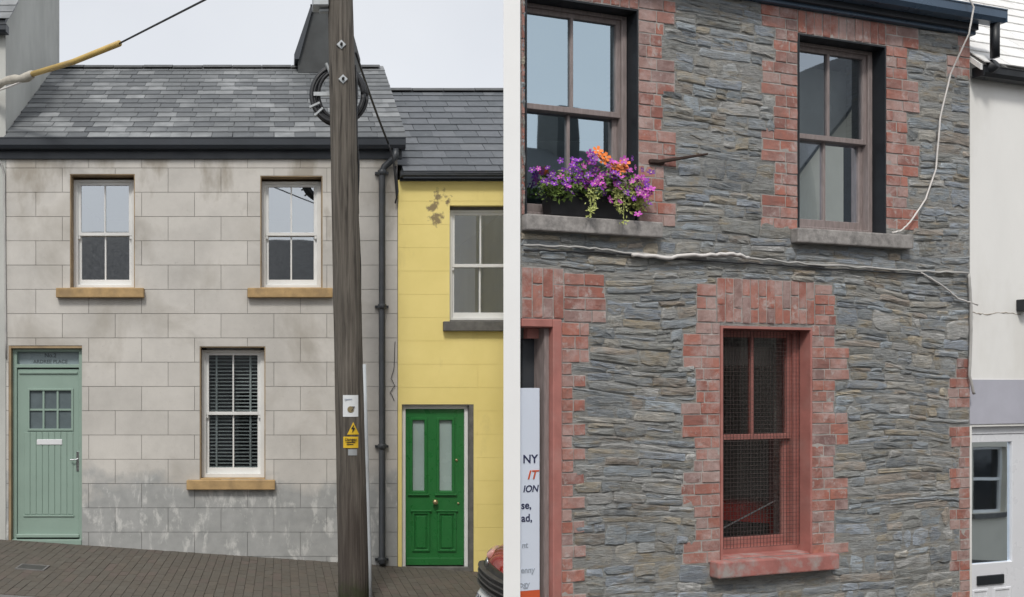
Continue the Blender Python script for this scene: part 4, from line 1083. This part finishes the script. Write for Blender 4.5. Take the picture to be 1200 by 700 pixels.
# trailing stems over the sill
for (px, ri, py1) in ((680, 1, 258), (684, 1, 250), (712, 2, 252), (718, 2, 266), (709, 2, 245)):
    root = plants[ri]; m = MB()
    for i in range(46):
        t = rf.random(); p = r2w(rs(px)+rf.gauss(0, .015), -.125+rf.gauss(0, .012), rzz(px, 222+(py1-222)*t))-root.location
        leafquad(m, p, rf.uniform(.009, .017), Vector((rf.uniform(-1, 1), -1, rf.uniform(-.3, 1))), rf)
    p0 = r2w(rs(px), -.04, rzz(px, 219))-root.location; p1 = r2w(rs(px), -.12, rzz(px, 226))-root.location; p2 = r2w(rs(px), -.122, rzz(px, py1))-root.location
    m.tube([p0, p1, p2], .003, 4); m.build('trailing_stem', M['leaf_sunlit'], root)

# ================================================================== white house at the right
wh = tag(empty('white_house', (X0, D0, 0), YAW), 'white rendered house with lilac band over a glazed white door, beside the stone house', 'house')
a0, a1 = S1+.004, S1+5.0
EW = rzz(1168, 92)
WD = (rs(1143), rs(1143)+.95, -1.9, rzz(1165, 500))
MB().holed((a0, a1, -1.9, EW), [WD], .03, .36).build('wall', M['stained_white'], wh)
MB().tube(wiggle([r2w(0, 0, 0)*0+Vector((rs(p), .0295, rzz(p, q))) for p, q in ((1141, 366), (1158, 368), (1180, 366), (1200, 368))], 7, .006, random.Random(5)), .0035, 5).build('crack', M['crack'], wh)
MB().holed((a0, a1, rzz(1165, 497), rzz(1165, 445)), [], .022, .0305).build('painted_band', M['lilac'], wh)
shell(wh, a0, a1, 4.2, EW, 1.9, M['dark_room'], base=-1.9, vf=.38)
gutter(wh, a0+.03, a1, EW-.03, M['black_paint'], .085, .1, v=.0)
e_, r__ = (-.09, EW+.075), (2.1, EW+2.35)
wr = pitched(wh, a0-.0, a1, e_, r__, M['slate_glare'])
slate_roof(wr, a0+.01, a1, e_, r__, .2, .3, M['slate_glare'])
dz0 = gz(X0+a0*RC)+.02
dr = MB().holed((WD[0]+.002, WD[1]-.002, dz0-.2, WD[3]-.002), [(WD[0]+.05, WD[1]-.05, dz0+.02, WD[3]-.07)], .07, .14).build('door', M['upvc'], wh, bevel=.004)
a, b, c, d = WD[0]+.052, WD[1]-.052, dz0+.03, WD[3]-.072
gp_ = (rs(1144.5)+.02, rs(1197), rzz(1170, 662), rzz(1170, 519))
MB().holed((a, b, c, d), [gp_], .078, .13).build('leaf', M['upvc'], dr, bevel=.003)
MB().add([(gp_[0],.1,gp_[2]),(gp_[1],.1,gp_[2]),(gp_[1],.1,gp_[3]),(gp_[0],.1,gp_[3])], [(0,1,2,3)]).build('pane', M['glass_right'], dr)
MB().box(rs(1155), rs(1186), .062, .08, rzz(1170, 687), rzz(1170, 676)).build('letterbox', M['black_paint'], dr, bevel=.004)
for (p0, p1) in ((rs(1150), rs(1168)), (rs(1175), rs(1195))):
    m = MB(); panel(m, p0, p1, c+.1, rzz(1170, 692), .078, .02, .008); m.build('panel', M['upvc'], dr, bevel=.003)
wl = empty('wall_lamp', tuple(r2w(rs(1199), .03, rzz(1199, 358))), YAW); tag(wl, 'small black lamp box on the white wall above the lilac band', 'lamp')
MB().box(-.045, .06, -.08, .002, -.05, .05).build('housing', M['black_paint'], wl, bevel=.006); MB().box(-.03, .045, -.085, -.078, -.04, .03).build('lens', M['frosted'], wl)

# trim everything of the stone house to the skewed end wall
_a = inv @ ew(D0, .06); _b = inv @ ew(GB, .06)
def trim(o):
    for c in o.children:
        if c.name.split('.')[0] in ('brick', 'divider_end_wall', 'parapet', 'blossom', 'back_wall'): continue
        trim(c)
        if c.type == 'MESH' and c.location.length < 1e-6:
            for v_ in c.data.vertices:
                lim = _a.x+(_b.x-_a.x)*(v_.co.y-_a.y)/(_b.y-_a.y)
                if v_.co.y > .03 and v_.co.x < lim: v_.co.x = lim
trim(sh)

# ================================================================== utility pole
PD = 9.9
pb_ = at(415, 703, PD); ptop = at(394.5, -190, PD)
gpz = gz(pb_.x)
po = tag(empty('utility_pole', (pb_.x, PD, gpz)), 'weathered wooden utility pole with cable coil and yellow warning plates', 'pole')
org = Vector((pb_.x, PD, gpz))
def ppt(py): # axis point at image row
    t = (703-py)/(703+190); return pb_.lerp(ptop, t)-org
n_ = 26; pts = [ppt(703-(893)*i/n_) for i in range(n_+1)]; pts[0].z -= .4
rp_ = random.Random(3)
rad = [.163-.04*i/n_+rp_.uniform(-.0015, .0015) for i in range(n_+1)]
MB().tube(pts, rad, 28).build('shaft', M['pole'], po, True)
def prad(py): return .163-.04*(703-py)/893
for (px, py) in ((399, 58), (401, 98)):
    p = at(px, py, PD)-org; q = ppt(py); y = q.y-prad(py)
    m = MB().box(p.x-.033, p.x+.033, y-.012, y+.012, p.z-.033, p.z+.033)
    o = m.build('washer', M['grey_metal'], po, bevel=.003); 
    for v_ in o.data.vertices:
        dx, dz = v_.co.x-p.x, v_.co.z-p.z; v_.co.x = p.x+.75*(dx-dz); v_.co.z = p.z+.75*(dx+dz)
    MB().lathe([(.014, 0), (.014, -.03), (.009, -.034)], (p.x, y-.01, p.z), 'y', 8).build('bolt', M['pole_mark'], po)
# cable coil hung behind the pole
cc = at(397, 105, PD)-org
for i, (rr, dy) in enumerate(((.285, .17), (.262, .20), (.30, .21), (.272, .235), (.246, .18))):
    pts = [(cc.x+.008*i+rr*.98*math.cos(q)+.006*math.sin(3*q+i), dy+.02*math.sin(q+i), cc.z+rr*1.07*math.sin(q)+.006*math.cos(2*q+i)) for q in [2*math.pi*k/40 for k in range(41)]]
    MB().tube(pts, .021, 8).build('cable_loop', M['black_cable'], po, True)
for ang in (112, 222, 68, 205):
    q = R_(ang); u = Vector((math.cos(q), 0, math.sin(q))); c_ = cc+Vector((u.x*.275, .2, u.z*.29))
    MB().tube([c_-u*.06+Vector((0,-.055,0)), c_+u*.06+Vector((0,-.055,0))], .016, 6).build('coil_clip', M['grey_metal'], po)
m = MB().box(cc.x-.26, cc.x+.24, .145, .175, cc.z-.02, cc.z+.02); m.box(cc.x-.02, cc.x+.02, .1, .17, cc.z-.3, cc.z+.3); m.build('coil_bracket', M['grey_metal'], po)
# cable tails running down behind the right edge
for k_, (dx, y0, y1) in enumerate(((.135, 75, 250), (.128, 90, 420))):
    pts = []
    for i in range(10):
        py = y0+(y1-y0)*i/9; q = ppt(py); pts.append((q.x+dx+.012+.01*math.sin(i*1.3), q.y+.05+.02*k_, q.z))
    MB().tube(pts, .012, 6).build('cable_tail', M['black_cable'], po, True)
# conduit on the right flank
pts = [ppt(py)+Vector((prad(py)+.004, -.02, 0)) for py in (427, 500, 580, 650, 703)]; pts[-1].z -= .1
MB().tube(pts, .026, 10).build('conduit', M['conduit'], po, True)
# top-left bracket box
p = at(376, 4, PD)-org
m = MB().box(p.x-.09, p.x+.08, -.1, .1, p.z-.06, p.z+.12); m.box(p.x-.02, p.x+.2, -.03, .03, p.z-.1, p.z-.061); m.build('cable_box', M['grey_metal'], po, bevel=.01)
# plates: curved to the shaft
def plate(px0, px1, py0, py1, mat, name, poly=None, lift=.004):
    q = ppt((py0+py1)/2); r = prad((py0+py1)/2)+lift; m = MB(); n = 8
    zt_, zb_ = (at(0, py0, PD)-org).z, (at(0, py1, PD)-org).z
    D = PD-r; xa, xb = (px0-CX)/F*D-org.x, (px1-CX)/F*D-org.x
    vs = []
    for i in range(n+1):
        t = i/n; u = xa+(xb-xa)*t; du = max(-r*.95, min(r*.95, u-q.x))
        y = q.y-math.sqrt(r*r-du*du)
        za, zb = zb_, zt_
        if poly: zb = zb_+(zt_-zb_)*max(.02, (1-abs(2*t-1)))
        vs += [(u, y, za), (u, y, zb), (u, y+.006, za), (u, y+.006, zb)]
    fs = []
    for i in range(n):
        a = 4*i; b = a+4; fs += [(a, b, b+1, a+1), (a+2, a+3, b+3, b+2), (a, a+2, b+2, b), (a+1, b+1, b+3, a+3)]
    fs += [(0,1,3,2), (4*n, 4*n+2, 4*n+3, 4*n+1)]
    m.add(vs, fs); return m.build(name, mat, po)
plate(402, 420, 463, 488, M['sign_white'], 'notice_plate'); plate(407, 421, 494, 508.5, M['sign_yellow'], 'warning_triangle', True); plate(402.5, 420, 511, 524, M['sign_yellow'], 'danger_plate'); plate(408, 418.5, 525.5, 532.5, M['grey_metal'], 'number_tag')
q = ppt(478); yy = q.y-prad(478)-.008
def pl_at(px, py): v_ = at(px, py, PD-.17)-org; return v_.x, v_.z
u, z = pl_at(413, 482); letters(po, '7', u, z, yy, .07, M['iron'], name='notice_print', slant=.2)
m = MB(); u, z = pl_at(411, 480); m.lathe([(.034,0),(.034,-.002)], (u, yy+.002, z), 'y', 14); m.build('notice_mark', M['brass'], po)
u, z = pl_at(407, 468); MB().box(u-.03, u+.05, yy, yy+.002, z-.006, z+.004).build('notice_print', M['faint_ink'], po)
q = ppt(503); yy = q.y-prad(503)-.009; u, z = pl_at(414, 502.5)
MB().prism([(u+.008, z+.045), (u-.022, z-.004), (u-.004, z-.004), (u-.012, z-.045), (u+.022, z+.008), (u+.003, z+.008)], yy-.001, yy+.003).build('lightning_mark', M['sign_black'], po)
q = ppt(517); yy = q.y-prad(517)-.009; u, z = pl_at(411.3, 515.8); letters(po, 'Danger', u, z-.008, yy, .043, M['sign_black'], name='danger_print')
for i_ in range(2): u, z = pl_at(411.3, 518.5+i_*2.4); MB().box(u-.045, u+.045-.02*i_, yy, yy+.002, z-.005, z+.003).build('danger_print', M['sign_black'], po)

# cable from pole to the eaves, and the tangle below
def sag(a, b, n=12, s=.05):
    return [a.lerp(b, i/n)-Vector((0,0,s*4*(i/n)*(1-i/n))) for i in range(n+1)]
a = at(417, 62, PD+.1); b = at(455, 168, 11.75)
cable('service_cable', sag(a, b, 10, .03), .013, M['black_cable'], 'black cable drooping from the pole coil to the grey cottage gutter', 1, 0)
cable('service_cable', [at(455, 168, 11.75), at(461, 187, 11.8), at(463, 210, 11.85), at(465, 232, 11.92), at(463, 238, 11.94), at(466, 225, 11.95), at(464, 195, 11.96)], .012, M['black_cable'], 'black cable tangled at the joint of grey and yellow walls under the eaves', 3, .006)
cable('service_cable', [at(463, 400, 11.985), at(462, 430, 11.98), at(458, 444, 11.975), at(463, 452, 11.98), at(457, 460, 11.98), at(462, 470, 11.985)], .004, M['black_cable'], 'short black wires frayed on the grey wall beside the downpipe', 3, .008)
cable('wall_cable', [at(-4, 184, 11.96), at(2, 193, 11.97), at(5.2, 205, 11.985), at(6, 300, 11.985), at(7.2, 420, 11.985)], .012, M['cable'], 'grey cable running down the joint left of the sage green door', 6, .002)

# overhead line with the yellow shroud
A = at(-16, 104, 11.9); B = at(240, 0, 8.6)
lo_ = tag(empty('overhead_line', tuple(A)), 'overhead line with a yellow tubular shroud fixed to the taller grey house', 'cable')
k1 = at(38, 87, 11.3); k2 = at(140, 51, 10.0); Bx = B+(B-k2)*1.6
MB().tube([k2-A, B-A, Bx-A], .011, 6).build('wire', M['black_cable'], lo_, True)
mid = k1.lerp(k2, .5)-Vector((0,0,.025))
MB().tube([k1-A, mid-A, k2-A], .033, 10).build('shroud', M['yellow_tube'], lo_, True)
tp = [(k1+(A-k1)*t)-A+Vector((0, 0, -.02*math.sin(t*9))) for t in [i/8 for i in range(9)]]
MB().tube(tp, [.05, .06, .045, .06, .05, .042, .05, .04, .035], 8).build('tape_wrap', M['tape'], lo_, True)
MB().tube([k1-A+Vector((.03,0,-.03)), k1.lerp(A, .6)-A+Vector((0,-.05,-.09)), Vector((.02,.0,-.06))], .012, 6).build('tail', M['white_cable'], lo_, True)
MB().box(-.06, .06, -.05, .12, -.09, .09).build('insulator', M['tape'], lo_, bevel=.02)

# drain cover in the pavement
dcx = at(37, 662, 1104*2/212.)
o = empty('drain_cover', (dcx.x, 10.45, gz(dcx.x)+.003)); o.rotation_euler = (0, math.atan(.0673), 0)
tag(o, 'small rectangular iron drain cover set in the brown pavers', 'drain cover')
MB().holed((-.16, .16, -.13, .13), [(-.135, .135, -.105, .105)], -.004, .012)
def flat(m): m.v = [(x, z, -y) for x, y, z in m.v]; return m
flat(MB().holed((-.16, .16, -.14, .14), [(-.138, .138, -.118, .118)], -.006, .012)).build('frame', M['kerb'], o)
flat(MB().holed((-.136, .136, -.116, .116), [], -.003, .012)).build('lid', M['iron'], o)

# ================================================================== small red car nosing out of the garage
CARX, CARD = 1.93, 8.72
car = empty('parked_car', (CARX, CARD, gz(CARX)+.0)); car.rotation_euler = (0, math.atan(.0673), 0)
tag(car, 'small red hatchback with black grille nosing out beside the yellow house', 'car')
ST = [(-.02, .50, .28, .55, .66), (.03, .66, .22, .62, .76), (.12, .75, .18, .70, .84), (.3, .80, .17, .78, .90), (.65, .82, .17, .83, .95), (.98, .83, .17, .88, .99), (1.8, .835, .17, .90, .99), (2.7, .83, .17, .92, .99), (3.2, .81, .18, .92, .98), (3.42, .77, .22, .88, .93), (3.5, .66, .3, .78, .84)]
rings = []
for (x, hw, zb, zs, zt_) in ST:
    half = [(hw*.80, zb), (hw*.96, zb+.07), (hw, zb+.22), (hw*.995, (zs+zb)/2+.12), (hw*.97, zs-.03), (hw*.90, zs+.02), (hw*.6, zt_-.015), (0, zt_)]
    rings.append([(x+.10*(abs(y)/.82)**3*(1 if x < .2 else (-1 if x > 3.3 else 0)), y, z) for y, z in half]+[(x+.10*(abs(y)/.82)**3*(1 if x < .2 else (-1 if x > 3.3 else 0)), -y, z) for y, z in reversed(half[:-1])])
def loft(rings, closed=True):
    m = MB(); n = len(rings[0]); vs = [p for r in rings for p in r]
    fs = [(i*n+k, i*n+(k+1)%n, (i+1)*n+(k+1)%n, (i+1)*n+k) for i in range(len(rings)-1) for k in range(n)]
    fs += [tuple(range(n-1,-1,-1)), tuple(range((len(rings)-1)*n, len(rings)*n))]
    return m.add(vs, fs)
body = loft(rings).build('body', M['car_red'], car, True)
sb = body.modifiers.new('sub', 'SUBSURF'); sb.levels = sb.render_levels = 2
def rect_ring(x0, x1, hw, z, bow=.06):
    pts = [(x0, 0), (x0+bow*.3, hw*.6), (x0+bow, hw*.92), (x0+bow*3, hw), ((x0+x1)/2, hw*1.02), (x1-bow*2, hw), (x1-bow*.5, hw*.9), (x1, 0)]
    return [(x, y, z) for x, y in pts]+[(x, -y, z) for x, y in reversed(pts[1:-1])]
cab = loft([rect_ring(.92, 3.42, .77, .90), rect_ring(1.0, 3.40, .765, .97), rect_ring(1.35, 3.28, .68, 1.24), rect_ring(1.55, 3.15, .62, 1.37), rect_ring(1.72, 3.0, .54, 1.43), rect_ring(2.0, 2.7, .3, 1.45)]).build('cabin', M['car_red'], car, True)
for s_ in (-1, 1):
    for poly in ([(1.28, 1.0), (2.15, 1.0), (2.15, 1.31), (1.62, 1.31)], [(2.23, 1.0), (3.12, 1.02), (3.02, 1.30), (2.23, 1.31)]):
        m = MB(); vs = []
        for (x, z) in poly: vs.append((x, s_*(.79-(z-.97)*.33), z))
        m.add(vs+[(x, y-s_*.03, z) for x, y, z in vs], [(0,1,2,3),(7,6,5,4),(0,4,5,1),(1,5,6,2),(2,6,7,3),(3,7,4,0)]); m.build('side_window', M['car_glass'], car)
    for xw in (.62, 2.85):
        tw = MB().lathe([(.19,-.09),(.27,-.095),(.29,-.07),(.29,.07),(.27,.095),(.19,.09)], (xw, s_*.74, .285), 'y', 28).build('wheel', M['tyre'], car, True)
        MB().lathe([(.195, 0),(.185, s_*.09),(.15, s_*.075),(.05, s_*.085),(.03, s_*.10)], (xw, s_*.74, .285), 'y', 20).build('rim', M['rim'], tw)
        m = MB().lathe([(.34,-.02),(.345,0),(.34,.02),(.30,.02),(.30,-.02)], (xw, s_*.835, .30), 'y', 28).build('wheel_arch', M['car_black'], car)
    MB().box(1.15, 1.3, *( (-.97, -.79) if s_ < 0 else (.79, .97) ), .95, 1.07).build('wing_mirror', M['car_red'], car, bevel=.03, seg=2)
m = MB(); vs = [(1.02, y*.66, .985) for y in (-1, 1)]+[(1.50, y*.56, 1.335) for y in (1, -1)]
vs = [(x-.035, y, z+.02) for x, y, z in vs]; m.add(vs+[(x+.05, y, z-.03) for x, y, z in vs], [(0,1,2,3),(7,6,5,4),(0,4,5,1),(1,5,6,2),(2,6,7,3),(3,7,4,0)]); m.build('windscreen', M['car_glass'], car)
def nose_panel(y0, y1, z0, z1, lift, mat, name, bulge=.03):
    m = MB(); n = 12; vs = []
    for i in range(n+1):
        y = y0+(y1-y0)*i/n
        for j in range(5):
            t = j/4; z = z0+(z1-z0)*t
            x = -.02+.16*(abs(y)/.75)**2.4+.04*t*t-lift-bulge*math.sin(math.pi*t)
            vs.append((x, y, z))
    k = len(vs); vs += [(x+.09, y, z) for x, y, z in vs]
    fs = []
    for i in range(n):
        for j in range(4):
            a_ = i*5+j; fs += [(a_, a_+1, a_+6, a_+5), (k+a_, k+a_+5, k+a_+6, k+a_+1)]
        fs += [(i*5, i*5+5, k+i*5+5, k+i*5), (i*5+4, k+i*5+4, k+i*5+9, i*5+9)]
    fs += [(0, k, k+1, 1), (1, k+1, k+2, 2), (2, k+2, k+3, 3), (3, k+3, k+4, 4)]
    e_ = n*5; fs += [(e_+j, e_+j+1, k+e_+j+1, k+e_+j) for j in range(4)]
    m.add(vs, fs); return m.build(name, mat, car, True)
nose_panel(-.62, .62, .43, .66, .045, M['car_black'], 'grille')
nose_panel(-.70, .70, .20, .42, .05, M['car_red'], 'bumper', .03)
for j in range(4): nose_panel(-.56, .56, .455+j*.05, .470+j*.05, .085, M['iron'], 'grille_bar', .0)
for (y0, y1) in ((-.70, -.40), (.40, .70)):
    hl_ = nose_panel(y0, y1, .665, .755, -.005, M['lamp_glass'], 'headlight', .02)
pl_ = nose_panel(-.26, .26, .30, .41, .095, M['plate'], 'number_plate', .0)
me = text_mesh('131 D 42', .1, M['navy'], 'plate_number'); link('plate_number', me, car, (-.118, 0, .32), (R_(90), 0, R_(-90)), scale=(.8, 1, 1))
MB().lathe([(.045,0),(.045,-.012),(.02,-.016)], (-.07, 0, .70), 'x', 16).build('badge', M['chrome'], car, True)

# ================================================================== houses across the street (seen only in the window panes)
def far_house(x0, x1, y, zb, eh, rh, depth, wmat, label, gable_front=False, wins=2, at_=None):
    h = tag(empty('street_house', ((x0+x1)/2, y, zb) if at_ is None else at_, 0 if at_ is None else YAW), label, 'house', 'houses across the street')
    w_ = (x1-x0)/2
    hl = [(-.45, .45, -1, 2.0)]
    xs = [-w_*.62, w_*.62] if wins == 2 else [0]
    hl += [(a-.42, a+.42, 3.1, 4.5) for a in xs]+[(a-.45, a+.45, .8, 2.2) for a in xs if abs(a) > .9]
    MB().holed((-w_, w_, -1.5, eh), hl, 0, -.3).build('wall', wmat, h)
    MB().box(-w_, -w_+.3, -depth, -.302, -1.5, eh).build('side_wall', wmat, h); MB().box(w_-.3, w_, -depth, -.302, -1.5, eh).build('side_wall', wmat, h)
    MB().box(-w_+.302, w_-.302, -depth, -depth+.3, -1.5, eh).build('back_wall', wmat, h)
    for (a, b, c, d) in hl:
        if c < 0: MB().box(a+.002, b-.002, -.2, -.1, c+.2, d-.002).build('door', M['pipe'], h); continue
        wn = MB().holed((a, b, c, d), [(a+.06, b-.06, c+.06, (c+d)/2-.03), (a+.06, b-.06, (c+d)/2+.03, d-.06)], -.1, -.17).build('window', M['white_paint'], h)
        MB().box(a+.02, b-.02, -.15, -.14, c+.02, d-.02).build('pane', M['car_glass'], wn)
        MB().box(a-.08, b+.08, -.002+.002, .09, c-.1, c-.002).build('sill', M['stone_sill'], wn)
    m = MB(); o = .15
    if gable_front:
        for (q0, q1) in (((-w_-o, eh-.05), (0, eh+rh)), ((0, eh+rh), (w_+o, eh-.05))):
            m.add([(q0[0], .25, q0[1]), (q1[0], .25, q1[1]), (q1[0], -depth-.1, q1[1]), (q0[0], -depth-.1, q0[1]), (q0[0], .25, q0[1]-.1), (q1[0], .25, q1[1]-.1), (q1[0], -depth-.1, q1[1]-.1), (q0[0], -depth-.1, q0[1]-.1)], [(0,1,2,3),(7,6,5,4),(0,4,5,1),(1,5,6,2),(2,6,7,3),(3,7,4,0)])
        g_ = MB().prism([(-w_, eh+.001), (w_, eh+.001), (0, eh+rh-.12)], -.28, -.02); g_.build('gable', wmat, h)
    else:
        for (q0, q1) in (((o+.1, eh-.05), (-depth/2, eh+rh)), ((-depth/2, eh+rh), (-depth-o, eh-.05))):
            m.add([(-w_-.05, q0[0], q0[1]), (w_+.05, q0[0], q0[1]), (w_+.05, q1[0], q1[1]), (-w_-.05, q1[0], q1[1]), (-w_-.05, q0[0], q0[1]-.1), (w_+.05, q0[0], q0[1]-.1), (w_+.05, q1[0], q1[1]-.1), (-w_-.05, q1[0], q1[1]-.1)], [(0,1,2,3),(7,6,5,4),(0,4,5,1),(1,5,6,2),(2,6,7,3),(3,7,4,0)])
        for a in (-w_, w_-.3):
            m2 = MB(); pr = [(-.3, eh), (-depth+.1, eh), (-depth/2, eh+rh-.15)]
            m2.add([(a, p, q) for p, q in pr]+[(a+.3, p, q) for p, q in pr], [(0,1,2),(5,4,3),(0,3,4,1),(1,4,5,2),(2,5,3,0)]); m2.build('gable', wmat, h)
    rf_ = m.build('roof', M['far_slate'], h)
    cm = MB().box(w_-.9, w_-.35, -depth/2-.35, -depth/2+.35, eh+rh-.5, eh+rh+.8); cm.build('chimney', M['dark_render'], rf_)
    return h
M['far_slate'] = pm('far_slate', (.05,.053,.058), .75, .15, 5, .2); M['cream'] = pm('cream', (.62,.58,.48), .85, .05, 2, .1); M['buff'] = pm('buff', (.42,.36,.29), .85, .08, 2, .1); M['grey_house'] = pm('grey_house', (.3,.3,.3), .85, .08, 2, .1)
OY = -4.0
for (x0, x1, eh, rh, mt, lab) in ((-16, -9.8, 5.2, 1.9, 'buff', 'buff rendered house with slate roof at the top of the opposite terrace'),
                                  (-9.7, -4.0, 5.0, 1.9, 'cream', 'cream house with slate roof, second down the opposite terrace'),
                                  (-3.9, 2.2, 5.1, 1.9, 'grey_house', 'grey rendered house with slate roof directly opposite the cottage')):
    far_house(x0, x1, OY, gz((x0+x1)/2)-.1, eh, rh, 5.5, M[mt], lab)
for (s0, s1, eh, rh, mt, lab, gf) in ((2.2, 8.9, 5.9, 2.1, 'grey_house', 'grey house with slate roof opposite the stone house', False),
                                      (10.2, 18.2, 6.2, 4.4, 'cream', 'cream house with its gable to the street, opposite the white house', True),
                                      (18.8, 25.0, 6.4, 3.0, 'buff', 'buff house with gable front at the bottom of the opposite side', True)):
    p = r2w((s0+s1)/2, -8.2, 0); far_house(s0, s1, 0, 0, eh, rh, 6, M[mt], lab, gf, at_=(p.x, p.y, gz(p.x)-.1))

sc.render.engine = 'CYCLES'
sc.cycles.max_bounces = 8; sc.cycles.transparent_max_bounces = 12
sc.render.resolution_x = 1024; sc.render.resolution_y = 597
